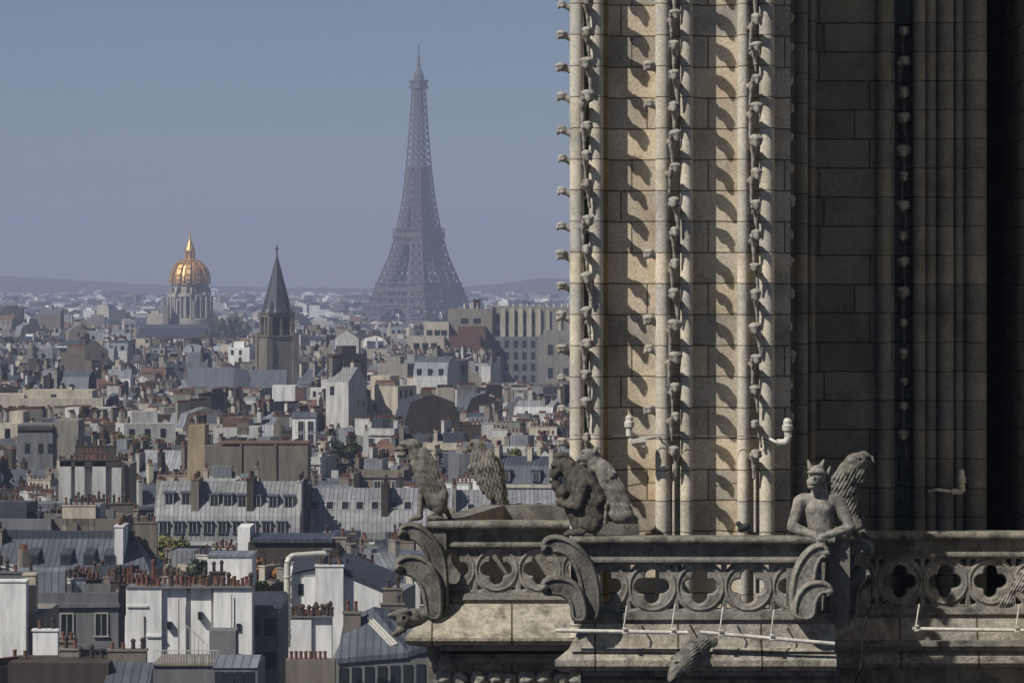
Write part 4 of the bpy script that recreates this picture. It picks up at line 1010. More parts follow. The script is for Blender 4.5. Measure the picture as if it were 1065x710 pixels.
mb = MB(); mb.bxp(303, 323.8, 643, 800, D, D+1.6); mb.bxp(323.8, 345, 642, 800, D+.25, D+1.6); mb.build('wall', M['w_white'], root)
mb = MB(); mb.box(PX(302, D), PX(346, D), D-.1, D+1.7, PZ(642, D), PZ(640.6, D)); cp = mb.build('chimney_cap', M['w_grey'], root)
for i in range(20): kid('chimney_pot', POTS[2 if rg.random() < .75 else 1], cp, WM[cp].inverted() @ Vector((PX(304+i*2.15, D), D+rg.choice((.3, .9, 1.4)), PZ(640.6, D))), sc=(1, 1, rg.uniform(.8, 1.2)))
mb = MB(); mb.box(PX(297, D-2), PX(348, D-2), D-2, D-.2, 0, PZ(686, D-2)); mb.build('ledge_wall', M['w_tan'], root)
cp = root
for i in range(8): kid('chimney_pot', POTS[0], root, WM[root].inverted() @ Vector((PX(303+i*5, D-1.5), D-1.5, PZ(686, D-2))), sc=(1, 1, .9))
hero(296, 348, 276, 284, 710)
D = 285; root = hroot('skylight_building', 395, D, 'grey zinc roofed building with slanted white glazing bars and a row of windows, bottom centre')
z = lambda y: PZ(y, D)
mb = MB(); mb.box(PX(346, D), PX(470, D), D+.2, D+12, 0, z(684)); mb.build('wall', M['w_grey'], root)
def slab(pts, t, mat, nm):
    mb = MB(); n = len(pts); vs = pts+[(a, b, c-t) for a, b, c in pts]
    mb.add(vs, [tuple(range(n)), tuple(range(2*n-1, n-1, -1))]+[(i, n+i, n+(i+1) % n, (i+1) % n) for i in range(n)]); return mb.build(nm, M[mat], root)
slab([(PX(350, D), D, z(684)), (PX(424, D), D, z(678)), (PX(388, D+5), D+5, PZ(631, D+5)), (PX(358, D+5), D+5, PZ(644, D+5))], .4, 'z_mid', 'roof')
slab([(PX(424, D), D+.05, z(677.5)), (PX(470, D), D+.05, z(664)), (PX(430, D+6), D+6, PZ(636, D+6)), (PX(388, D+5), D+5.05, PZ(630.5, D+5))], .4, 'z_blue', 'roof')
for i in range(3):
    a = Vector((PX(382+3*i, D+4), D+3.6, PZ(648-1.0*i, D+3.6)+.18)); b = Vector((PX(407+3*i, D+.8), D+.8, PZ(674-1.2*i, D+.8)+.18))
    mb = MB(); mb.bar(a, b, .12); mb.build('glazing_bar', M['white_metal'], root)
block_chimney(root, 357, 375, 638, D+3, 1.0, 'w_tan', 15)
for i in range(8): mb = MB(); px = 357+13.4*i; mb.box(PX(px, D)-.33, PX(px, D)+.33, D+.1, D+.19, z(712), z(694-.6*i)); mb.build('window', M['glass'], root)
hero(344, 475, 281, 300, 710)
D = 262; root = hroot('pale_shuttered_building', 240, D, 'pale blue grey corner facade with tall windows at the bottom edge, under the terrace')
mb = MB(); mb.box(PX(222, D), PX(268, D), D, D+8, 0, PZ(694, D)); mb.build('wall', M['w_grey'], root)
mb = MB(); mb.prism([(D-.1, PZ(694, D)), (D+4, PZ(686, D)), (D+8, PZ(694, D))], PX(221, D), PX(268, D)); mb.build('roof', M['z_light'], root)
for i in range(4): mb = MB(); px = 228+10.5*i; mb.box(PX(px, D)-.3, PX(px, D)+.3, D-.08, D-.01, PZ(718, D), PZ(698, D)); mb.build('window', M['glass'], root)
hero(220, 268, 260, 270, 710)
# --- small white block above the terrace, and rusty wall patch
D = 330; root = hroot('small_white_building', 239, D, 'small white flat roofed block right of the yellow green trees')
mb = MB(); mb.box(PX(216, D), PX(262, D), D, D+6, 0, PZ(579, D)); mb.build('wall', M['w_white'], root)
mb = MB(); mb.box(PX(215, D), PX(263, D), D-.1, D+6.1, PZ(578.9, D), PZ(577, D)); mb.build('roof', M['z_light'], root)
block_chimney(root, 218, 234, 596, D-4, .7, 'w_brown', 5)
hero(214, 264, 324, 337, 604)
D = 360; root = hroot('brick_wall_building', 300, D, 'brown stone walled building with a green edged flat roof behind the white duct')
mb = MB(); mb.box(PX(258, D), PX(352, D), D, D+9, 0, PZ(564, D)); mb.build('wall', M['w_brown'], root)
mb = MB(); mb.box(PX(262, D), PX(346, D), D-.3, D+9, PZ(563.9, D), PZ(560, D)); mb.build('roof', M['z_blue'], root)
mb = MB(); mb.bxp(247, 260, 548, 900, D+2, D+8); mb.build('side_wall', M['w_white'], root)
block_chimney(root, 346, 360, 560, D+1, 1, 'w_beige', 5)
hero(246, 362, 356, 372, 590)
# --- ribbed party wall block
D = 541; root = hroot('party_wall_building', 94, D, 'tall grey white party wall with dark vertical flutes and a mass of red pots')
mb = MB()
for (a, b, dd) in ((61, 74, 0), (74, 78, .8), (78, 88, 0), (88, 96, .8), (96, 110, 0), (110, 116, .8), (116, 126, .1)): mb.box(PX(a, D), PX(b, D)-.002, D+dd, D+4, 0, PZ(480, D))
mb.build('party_wall', M['w_pale'], root)
mb = MB(); mb.add([(PX(124, D), D+1, 0), (PX(133, D), D+1, 0), (PX(133, D), D+5, 0), (PX(124, D), D+5, 0), (PX(116, D), D+1, PZ(481, D)), (PX(126, D), D+1, PZ(481, D)), (PX(126, D), D+5, PZ(481, D)), (PX(116, D), D+5, PZ(481, D))],
     [(0, 1, 5, 4), (1, 2, 6, 5), (2, 3, 7, 6), (4, 5, 6, 7), (3, 0, 4, 7)]); mb.build('side_wall', M['w_cream'], root)
block_chimney(root, 62, 126, 479, D, 1.0, 'w_brown', 25.2); block_chimney(root, 78, 120, 464, D+6, 1.0, 'w_brown', 5); block_chimney(root, 84, 112, 471, D+3, .8, 'brick', 5)
mb = MB(); mb.box(PX(60, D), PX(132, D), D+4.01, D+14, 0, PZ(484, D)); mb.build('wall', M['w_beige'], root)
hero(58, 134, 537, 560, 530)
D = 640; root = hroot('facade_building', 48, D, 'grey fronted building with three windows and a rusty balcony strip above, left side')
mb = MB(); mb.box(PX(18, D), PX(55, D), D, D+10, 0, PZ(441, D)); mb.build('wall', M['w_grey'], root)
mb = MB(); mb.box(PX(55, D)+.002, PX(81, D), D+.5, D+10, 0, PZ(437, D)); mb.build('side_wall', M['w_beige'], root)
mb = MB(); mb.box(PX(18, D), PX(55, D), D-.1, D+6, PZ(449, D), PZ(447, D)); mb.box(PX(19, D), PX(54, D), D-.3, D-.2, PZ(447, D), PZ(443, D)); mb.build('balcony', M['w_brown'], root)
for px in (29, 43, 53): mb = MB(); mb.box(PX(px, D)-.5, PX(px, D)+.3, D-.06, D-.01, PZ(471, D), PZ(461, D)); mb.build('window', M['glass'], root)
hero(16, 83, 636, 652, 474)
D = 560; root = hroot('blank_wall_building', 275, D, 'long brown panelled blank wall behind the curved mansard')
mb = MB()
for a, b, y in ((228, 250, 464), (251, 286, 463), (287, 320, 462)): mb.box(PX(a, D), PX(b, D), D, D+9, 0, PZ(y, D))
for a, b in ((249.5, 251.5), (285.5, 287.5)): mb.box(PX(a, D), PX(b, D), D-.25, D+1, 0, PZ(461.5, D))
mb.build('wall', M['w_tan'], root)
mb = MB(); mb.box(PX(227, D), PX(321, D), D-.15, D+9.2, PZ(461.4, D), PZ(460.2, D)); mb.build('roof', M['z_tile'], root)
hero(226, 322, 556, 571, 489)
D = 590; root = hroot('blank_wall_building', 210, D, 'sandy yellow leaning gable wall left of the long brown blank wall')
mb = MB(); mb.add([(PX(190, D), D, 0), (PX(214, D), D, 0), (PX(214, D), D+8, 0), (PX(190, D), D+8, 0), (PX(196, D), D, PZ(442, D)), (PX(213, D), D, PZ(442, D)), (PX(213, D), D+8, PZ(442, D)), (PX(196, D), D+8, PZ(442, D))],
     [(0, 1, 5, 4), (1, 2, 6, 5), (2, 3, 7, 6), (4, 5, 6, 7), (3, 0, 4, 7)]); mb.build('wall', M['w_ochre'], root)
mb = MB(); mb.box(PX(213, D-3), PX(228, D-3), D-3, D+4, 0, PZ(463, D-3)); mb.build('side_wall', M['w_tan'], root)
block_chimney(root, 195, 213, 441.5, D+2, .8, 'w_tan', 20)
hero(188, 229, 584, 600, 490)
D = 720; root = hroot('tall_white_house', 316, D, 'slim white house with dark windows standing above the roofs below the church spire')
mb = MB(); mb.box(PX(304, D), PX(328, D), D, D+8, 0, PZ(434, D)); mb.build('wall', M['w_white'], root)
mb = MB(); mb.prism([(D-.2, PZ(434, D)), (D+1, PZ(430, D)), (D+8, PZ(430, D)), (D+8, PZ(434, D))], PX(303, D), PX(329, D)); mb.build('roof', M['z_mid'], root)
for px in (313, 323):
    for yy in (443, 456): kid('window', WIN, root, WM[root].inverted() @ Vector((PX(px, D), D-.05, PZ(yy, D))), sc=(.95, 1, .95))
hero(302, 330, 716, 730, 459)
D = 900; root = hroot('long_beige_building', 63, D, 'long low cream building with a stepped flat roof near the left edge')
mb = MB(); mb.box(PX(-10, D), PX(25, D), D, D+12, 0, PZ(410, D)); mb.box(PX(24, D)+.01, PX(95, D), D+2, D+14, 0, PZ(406, D)); mb.box(PX(20, D), PX(108, D), D-2, D+1.9, 0, PZ(414, D)); mb.box(PX(66, D), PX(72, D), D+5, D+8, 0, PZ(403, D)); mb.build('wall', M['w_cream'], root)
for px in (53, 56): mb = MB(); mb.box(PX(px, D)-.25, PX(px, D)+.25, D+1.9, D+1.99, PZ(413, D), PZ(410, D)); mb.build('window', M['glass'], root)
hero(-12, 110, 895, 915, 424)

# ================================================================ ST-GERMAIN CHURCH (dark stone tower with slate spire)
D = 1300; u = D/F
ch = hroot('church', 288, D, 'old stone church with a square belfry and tall slate spire', 'church')
cx, cy = PX(288, D), D
mb = MB()
def sq(hw, z0, z1, m=0, c=(cx, cy)): mb.box(c[0]-hw, c[0]+hw, c[1]-hw, c[1]+hw, z0, z1, m)
YAW = R(24)
mb.T = Matrix.Translation((cx, cy, 0)) @ Matrix.Rotation(YAW, 4, 'Z')
o0 = (0, 0); Z = lambda y: PZ(y, D)
hw = 5.3
mb.box(-hw, hw, -hw, hw, 0, Z(350))
for sx in (-1, 1):
    for sy in (-1, 1): mb.box(sx*hw-(1.6 if sx > 0 else .6), sx*hw+(.6 if sx > 0 else 1.6), sy*hw-(1.6 if sy > 0 else .6), sy*hw+(.6 if sy > 0 else 1.6), 0, Z(346 if sx*sy < 0 else 352))
mb.box(-hw-.4, hw+.4, -hw-.4, hw+.4, Z(350)+.002, Z(348.5))
# belfry stage: corner piers and mid mullions round dark openings
b = 4.1
for sx in (-1, 1):
    for sy in (-1, 1): mb.box(sx*b-.7, sx*b+.7, sy*b-.7, sy*b+.7, Z(348.5), Z(327))
for s in (-1, 1):
    mb.box(-.4, .4, s*b-.4, s*b+.4, Z(348.5), Z(327)); mb.box(s*b-.4, s*b+.4, -.4, .4, Z(348.5), Z(327))
    mb.box(-b, b, s*b-.6, s*b+.6, Z(330), Z(326.5)); mb.box(s*b-.59, s*b+.59, -b, b, Z(330)+.003, Z(326.5)-.003)
mb.box(-b-.9, b+.9, -b-.9, b+.9, Z(326.4), Z(324.6))
mb.build('belfry', M['church'], ch)
mb = MB(); mb.T = Matrix.Translation((cx, cy, 0)) @ Matrix.Rotation(YAW, 4, 'Z'); mb.box(-2.8, 2.8, -2.8, 2.8, Z(348.4), Z(327)); mb.build('louvre', M['iron'], ch)
mb = MB(); mb.T = Matrix.Translation((cx, cy, 0)) @ Matrix.Rotation(YAW+R(22.5), 4, 'Z')
mb.lathe((0, 0, Z(324.5)), [(5.6, 0), (4.9, 1.2), (.28, Z(266)-Z(324.5))], 8)
mb.bar((0, 0, Z(268)), (0, 0, Z(255)), .35); mb.bar((-.9, 0, Z(259)), (.9, 0, Z(259)), .3)
for i in range(4):
    a = R(90*i+45-22.5); mb.lathe((4.6*math.cos(a), 4.6*math.sin(a), Z(324.5)), [(1.2, 0), (.05, 4.5)], 4)
mb.build('spire', M['z_slate'], ch)
mb = MB(); mb.box(PX(194, D), PX(300, D), D-18, D-8, 0, Z(400)-1); mb.box(PX(262, D), PX(302, D), D-30, D-18.2, 0, Z(404)-1); mb.build('nave_wall', M['church'], ch)
mb = MB()
mb.prism([(D-19, Z(402)), (D-13, Z(381)), (D-7, Z(402))], PX(200, D), PX(247, D)); mb.prism([(D-31, Z(404)), (D-24, Z(383)), (D-17, Z(404))], PX(266, D), PX(303, D))
mb.build('nave_roof', M['z_mid'], ch)
mb = MB(); mb.add([(PX(247, D), D-19, Z(402)), (PX(247, D), D-13, Z(381)), (PX(247, D), D-7, Z(402)), (PX(268, D), D-30, Z(404)), (PX(262, D), D-24, Z(383)), (PX(268, D), D-17, Z(404))], [(0, 2, 1), (3, 4, 5), (0, 1, 4, 3), (1, 2, 5, 4), (0, 3, 5, 2)])
mb.build('transept_roof', M['z_slate'], ch)
hero(192, 308, 1265, 1312, 404)
D = 1150; root = hroot('white_box_building', 295, D, 'white windowless block with a red brick end below the church belfry')
mb = MB(); mb.bxp(283, 295, 401, 900, D, D+9); mb.bxp(295.4, 307, 401, 900, D, D+9); mb.build('wall', M['w_white'], root)
mb = MB(); mb.bxp(307.3, 317, 403, 900, D, D+9); mb.build('side_wall', M['brick'], root)
hero(281, 318, 1146, 1162, 418)

# ================================================================ INVALIDES-LIKE GILDED DOME
D = 2740; u = D/F; cx = PX(197.5, D); Z = lambda y: PZ(y, D)
dm = hroot('domed_church', 197.5, D, 'domed church with a ribbed gilded dome and lantern on a columned drum', 'church')
def rot(px): return abs(px)*u
mb = MB(); mb.lathe((cx, D, 0), [(17, 0), (17, Z(332)), (15.8, Z(332)), (15.2, Z(331)), (13.3, Z(331)), (13.3, Z(309)), (14.6, Z(308.5)), (14.6, Z(306.5)), (13.4, Z(306)), (13.0, Z(297)), (13.9, Z(296.5)), (13.6, Z(295.6)), (11, Z(295.4))], 48)
for i in range(24):
    a = 2*math.pi*(i+.5)/24; k = 1 if i % 3 else 1.12
    mb.cyl((cx+14.3*k*math.cos(a), D+14.3*k*math.sin(a)), .75, Z(331), Z(308.5), 8)
    if i % 3 == 0:
        mb.bar((cx+15*math.cos(a), D+15*math.sin(a), Z(306.5)), (cx+13.6*math.cos(a), D+13.6*math.sin(a), Z(299)), 1.6)
mb.build('drum', M['drum'], dm, smooth='auto')
mb = MB()
for i in range(12):
    a = 2*math.pi*i/12
    for z0, z1, r in ((327, 313, 13.42), (304.5, 298.5, 13.3)):
        c_ = Vector((cx+r*math.cos(a), D+r*math.sin(a), 0)); tx = Vector((-math.sin(a), math.cos(a), 0))*1.15; n_ = Vector((math.cos(a), math.sin(a), 0))*.3
        mb.add([c_-tx-n_+Vector((0, 0, Z(z0))), c_+tx-n_+Vector((0, 0, Z(z0))), c_+tx+n_+Vector((0, 0, Z(z0))), c_-tx+n_+Vector((0, 0, Z(z0))), c_-tx-n_+Vector((0, 0, Z(z1))), c_+tx-n_+Vector((0, 0, Z(z1))), c_+tx+n_+Vector((0, 0, Z(z1))), c_-tx+n_+Vector((0, 0, Z(z1)))],
               [(0, 3, 2, 1), (4, 5, 6, 7), (0, 1, 5, 4), (1, 2, 6, 5), (2, 3, 7, 6), (3, 0, 4, 7)])
mb.build('drum_window', M['glass'], dm)
prof = [(13.6, 295.6), (13.7, 292), (13.2, 287), (11.9, 281.5), (9.8, 277), (7.2, 274), (4.6, 272.3), (4.3, 271.8)]
mb = MB(); mb.lathe((cx, D, 0), [(r, Z(y)) for r, y in prof], 48)
mb.build('dome', M['lead'], dm, smooth='auto')
mb = MB()
for i in range(12):
    a = 2*math.pi*(i+.5)/12
    for (ra, ya), (rb, yb) in zip(prof[:-1], prof[1:]):
        mb.bar((cx+(ra+.15)*math.cos(a), D+(ra+.15)*math.sin(a), Z(ya)), (cx+(rb+.15)*math.cos(a), D+(rb+.15)*math.sin(a), Z(yb)), 1.3)
    a += math.pi/12
    for (ra, ya), (rb, yb) in zip(prof[:-2], prof[1:-1]):
        mb.bar((cx+(ra-.1)*math.cos(a), D+(ra-.1)*math.sin(a), Z(ya-1)), (cx+(rb-.1)*math.cos(a), D+(rb-.1)*math.sin(a), Z(yb-.5)), 3.2)
mb.build('gilded_rib', M['gold'], dm)
mb = MB(); mb.lathe((cx, D, 0), [(r, Z(y)) for r, y in ((4.4, 272.2), (4.2, 270), (2.6, 269.6), (2.4, 262), (3.7, 261.5), (3.6, 258.5), (3.0, 257.5), (2.2, 254), (1.0, 250), (.7, 247), (.25, 238))], 16)
for i in range(8):
    a = 2*math.pi*i/8; mb.bar((cx+3.4*math.cos(a), D+3.4*math.sin(a), Z(270)), (cx+3.4*math.cos(a), D+3.4*math.sin(a), Z(261.5)), .8)
mb.bar((cx-.9, D, Z(241)), (cx+.9, D, Z(241)), .3)
mb.build('lantern', M['gold'], dm, smooth='auto')
mb = MB(); mb.box(PX(168, D), PX(227, D), D-22, D+22, 0, Z(338)); mb.box(PX(172, D), PX(178, D), D-22, D-10, 0, Z(317)); mb.build('wall', M['w_beige'], dm)
mb = MB(); mb.prism([(D-40, Z(350)), (D-40, Z(341)), (D-34, Z(337)), (D-26, Z(337)), (D-22.2, Z(341)), (D-22.2, Z(350))], PX(150, D), PX(252, D)); mb.build('roof', M['z_slate'], dm)
hero(148, 255, 2690, 2770, 352)

# ================================================================ IRON LATTICE TOWER
D = 4100; ei = empty('iron_lattice_tower', (PX(435.5, D), D, 0), R(-38), 'tall brown iron lattice tower with three platforms and splayed legs', 'tower')
HZ = [0, 30, 57, 90, 115, 150, 190, 230, 273, 290]; HW = [49, 40, 33, 22.5, 17.5, 12.6, 9.3, 7.0, 4.9, 4.0]
LZ = [0, 57, 115, 165, 200]; LW = [26, 18.5, 13, 11, 9.3]
def W(z): return float(np.interp(z, HZ, HW))
def LG(z): return min(float(np.interp(z, LZ, LW)), W(z))
def lattice(mb, quad0, quad1, t, tb):
    for i in range(4):
        j = (i+1) % 4
        mb.bar(quad0[i], quad1[i], t); mb.bar(quad0[i], quad1[j], tb); mb.bar(quad0[j], quad1[i], tb); mb.bar(quad1[i], quad1[j], tb)
        m0 = (quad0[i]+quad0[j])/2; m1 = (quad1[i]+quad1[j])/2; mb.bar(m0, m1, tb*.8)
zs = [0, 12, 24, 36, 46, 57, 67, 77, 87, 97, 106, 115, 123, 131, 139, 147, 155, 163, 171, 179, 187]
for sx in (-1, 1):
    for sy in (-1, 1):
        mb = MB()
        for z0, z1 in zip(zs[:-1], zs[1:]):
            q = []
            for z in (z0, z1):
                w = W(z); l = w-LG(z)
                q.append([Vector((sx*w, sy*w, z)), Vector((sx*l, sy*w, z)), Vector((sx*l, sy*l, z)), Vector((sx*w, sy*l, z))])
            lattice(mb, q[0], q[1], 2.2 if z0 < 115 else 1.6, 1.5 if z0 < 115 else 1.05)
        mb.build('leg', M['eiffel'], ei, local=True)
mb = MB(); zs = [187]+[187+7.2*i for i in range(1, 13)]
for z0, z1 in zip(zs[:-1], zs[1:]):
    q = [[Vector((s1*W(z), s2*W(z), z)) for s1, s2 in ((-1, -1), (1, -1), (1, 1), (-1, 1))] for z in (z0, z1)]
    lattice(mb, q[0], q[1], 1.5, .85)
mb.box(-1.6, 1.6, -1.6, 1.6, 187, 273)
mb.build('upper_shaft', M['eiffel'], ei, local=True)
def plat(name, hw, z0, z1, parts):
    mb = MB(); mb.box(-hw, hw, -hw, hw, z0, z1)
    for f in parts: f(mb)
    return mb.build(name, M['eiffel'], ei, local=True)
def girder(zb, zt, step):
    def f(mb):
        for z in (zb, zt):
            w = W((zb+zt)/2)+1
            for s in (-1, 1): mb.bar((-w, s*w, z), (w, s*w, z), 2); mb.bar((s*w, -w, z), (s*w, w, z), 2)
        n = int(2*w/step)
        for i in range(n):
            a = -w+2*w*i/n; b = a+2*w/n
            for s in (-1, 1):
                mb.bar((a, s*w, zb), (b, s*w, zt), .9); mb.bar((b, s*w, zb), (a, s*w, zt), .9); mb.bar((s*w, a, zb), (s*w, b, zt), .9); mb.bar((s*w, b, zb), (s*w, a, zt), .9)
    return f
def arcade(hw, zb, zt, n):
    def f(mb):
        for i in range(n+1):
            a = -hw+2*hw*i/n
            for s in (-1, 1): mb.bar((a, s*hw, zb), (a, s*hw, zt), 1.0); mb.bar((s*hw, a, zb), (s*hw, a, zt), 1.0)
        for s in (-1, 1): mb.box(-hw-.5, hw+.5, s*hw-.5, s*hw+.5, zt, zt+1); mb.box(s*hw-.49, s*hw+.49, -hw-.4, hw+.4, zt+.01, zt+.95)
    return f
plat('first_platform', 35.3, 52, 56, [girder(38, 46, 7), arcade(35.2, 46, 52, 20), arcade(33, 56, 61, 18), lambda m: m.box(-30, 30, -30, 30, 56, 60)])
plat('second_platform', 20.2, 113, 116, [girder(104, 112, 5), arcade(19.5, 116, 120, 10), lambda m: m.box(-13, 13, -13, 13, 116, 121)])
plat('top_platform', 7.6, 272, 275, [lambda m: m.box(-6.6, 6.6, -6.6, 6.6, 275, 280), lambda m: m.box(-8, 8, -8, 8, 280, 281.5), lambda m: m.lathe((0, 0, 281.5), [(5.8, 0), (5.6, 5), (4.2, 9), (2.2, 12), (1.9, 18)], 12)])
mb = MB(); mb.bar((0, 0, 299), (0, 0, 308), 2.4, 0, 8); mb.bar((0, 0, 308), (0, 0, 320), 1.2, 0, 6); mb.build('mast', M['eiffel'], ei, local=True)
for k in range(4):
    mb = MB(); mb.T = Matrix.Rotation(R(90*k), 4, 'Z'); prev = None
    for i in range(25):
        a = math.pi*i/24; o_ = []
        for r_, zz in ((30.5, 38), (27.6, 34.6)):
            z = 0+zz*math.sin(a); x = r_*math.cos(a); o_.append(Vector((x, -W(z)+.5, z)))
        if prev:
            mb.bar(prev[0], o_[0], 1.5); mb.bar(prev[1], o_[1], 1.5); mb.bar(prev[0], o_[1], .9); mb.bar(prev[1], o_[0], .9)
        prev = o_
    mb.build('arch', M['eiffel'], ei, local=True)
hero(384, 488, 4030, 4170, 334)

# ================================================================ BIG PALE INSTITUTE BUILDING
D = 1500; Z = lambda y: PZ(y, D)
un = hroot('institute_building', 530, D, 'massive pale stone institute with tall window bays right of the iron lattice tower', 'building')
def blk(nm, items, mat):
    mb = MB()
    for a, b, yt, d0, d1 in items: mb.box(PX(a, D), PX(b, D)-.01, D+d0, D+d1, 0, Z(yt))
    return mb.build(nm, M[mat], un)
blk('wall', [(466, 512, 321, 0, 22), (512, 566, 318.5, 2.4, 60), (566, 640, 319.5, 1.0, 60), (509, 513, 317.5, 1.5, 4)], 'w_beige')
blk('left_wing', [(441, 467, 335, -6, 15), (424, 463, 349, -16, -6.1)], 'w_cream')
blk('brick_wing', [(477, 505, 339, -8, -.1), (468, 500, 348.5, -14, -8.1)], 'brick')
blk('right_wing', [(560, 640, 348, -10, .9), (565, 640, 343, -6, .8)], 'w_beige')
blk('lower_wall', [(505, 560, 350, -1, 2.3)], 'w_grey')  # grey instead of beige paints in the shade of the lower front
mb = MB()
for px in (521, 530.5, 539.5, 548.5, 558): mb.box(PX(px, D)-.2, PX(px, D)+1.7, D+1.3, D+2.39, 0, Z(320.5)) 
for px in (570, 582, 594): mb.box(PX(px, D)-.6, PX(px, D)+.6, D+.2, D+.99, 0, Z(322))
mb.build('pier', M['w_cream'], un)
def uw(px, wa, wb, d0, yb, ya):
    mb = MB(); mb.box(PX(px, D)-wa, PX(px, D)+wb, D+d0, D+d0+.16, Z(yb), Z(ya)); mb.build('window', M['glass'], un)
for px in (517.5, 526.5, 536, 545, 554):
    for ya, yb in ((326, 337), (343, 349)): uw(px, .55, .75, 2.2, yb, ya)
    for ya in (354, 366, 378, 390): uw(px, .7, .9, -1.17, ya+7, ya)
for px in (447, 455, 462): uw(px, 1.1, 1.1, -6.17, 348.5, 343)
for px in (434, 443, 452): uw(px, 1.1, 1.1, -16.17, 362, 356)
for px in (483, 496): uw(px, 1.4, 1.4, -.17, 336, 331)
for px in (572, 588): uw(px, .9, .9, -10.17, 368, 358); uw(px, .9, .9, -10.17, 392, 382)
mb = MB()
for i in range(16): px = 483+i*7.2+rg.uniform(-1, 1); mb.cyl((PX(px, D), D+4), .32, Z(321), Z(315.8), 6)
mb.build('flue', M['white_metal'], un)
mb = MB(); mb.box(PX(492.5, D), PX(499, D), D+4, D+7, Z(321), Z(312)); mb.box(PX(491.5, D), PX(500, D), D+3.6, D+7.4, Z(312), Z(311.2)); mb.box(PX(491.5, D), PX(500, D), D+3.6, D+7.4, Z(317), Z(316.2)); mb.build('roof_turret', M['w_brown'], un)
hero(422, 506, 1475, 1525, 362); hero(506, 560, 1490, 1565, 399); hero(560, 640, 1485, 1565, 402)
# ================================================================ THE CITY
rg = random.Random(21)
WK = ['cream', 'beige', 'grey', 'white', 'tan', 'pale', 'grey', 'pale', 'grey', 'white', 'cream', 'brown', 'beige']
RK = ['light', 'mid', 'blue', 'slate', 'mid', 'light', 'mid', 'light', 'blue', 'pale', 'mid', 'light', 'tile']
def allowed(X, Y, hw, hd, ztop):
    """shrinks a house so that it hides nothing of the buildings placed by hand; None where one of those stands"""
    pa = CX+(X-hw)*F/Y; pb = CX+(X+hw)*F/Y
    for (a, b, dn, df, yb) in HERO:
        if pb < a-1 or pa > b+1: continue
        if dn-hd-1 < Y < df+hd+1: return None
        if Y < dn: ztop = min(ztop, EYE-(yb-HY)*(Y-hd)/F)
    return ztop
def row_gen(y0, y1, pa, pb, rg, step):
    Y = y0
    while Y < y1:
        Xa, Xb = PX(pa, Y), PX(pb, Y); yaw0 = R(rg.uniform(-32, 32)); X = Xa+rg.uniform(0, 8)
        while X < Xb:
            w = rg.uniform(5, 11)*step**.5*(1 if Y > 420 else 1.15)
            if rg.random() < .07: X += rg.uniform(2, 6); continue
            yield X+w/2, Y+rg.uniform(-3, 3), yaw0+R(rg.uniform(-6, 6)), w
            X += w*rg.uniform(.85, 1.0)
        Y += rg.uniform(8.5, 12)*step
def spec(rg, Y):
    rt = rg.choices(('mansard', 'gable', 'hip', 'flat', 'shed'), (38, 26, 8, 16, 12))[0]
    return rt, {'mansard': rg.uniform(3.6, 5.5), 'gable': rg.uniform(2.5, 4.5), 'hip': rg.uniform(2.5, 4), 'flat': 0, 'shed': rg.uniform(1.5, 3)}[rt], rg.choice(WK), rg.choice(RK)
cols = [(-40, 'at the left edge'), (25, 'left of the fluted party wall'), (65, 'below the left hill slope'), (110, 'between the left edge and gilded dome'), (150, 'left below the gilded dome'), (185, 'under the gilded dome'), (215, 'between dome and spire'),
        (255, 'left below the church spire'), (285, 'under the church spire'), (318, 'right of the church spire'), (350, 'left of the iron tower'), (385, 'at the iron tower left foot'), (425, 'under the iron tower'), (460, 'right of the first beast'),
        (500, 'behind the eagle statue'), (540, 'between the rail statues'), (570, 'beside the crocketed tower')]
rows_ = [(0, 'beneath the institute'), (392, 'just beyond the church foot'), (402, 'level with the church foot'), (412, 'a little nearer than the church'), (422, 'well nearer than the church'), (434, 'midway up the roofs'), (447, 'a step behind the blank walls'), (460, 'level with the blank walls'),
         (475, 'just behind the curved mansard'), (490, 'beside the curved mansard ridge'), (510, 'beside the curved mansard'), (540, 'in front of the curved mansard'), (575, 'level with the white duct'), (610, 'among the nearest white chimneys'), (655, 'at the bottom edge')]
used = {}
houses = []
LIM = 300-34
cnt = 0; YEND = 0
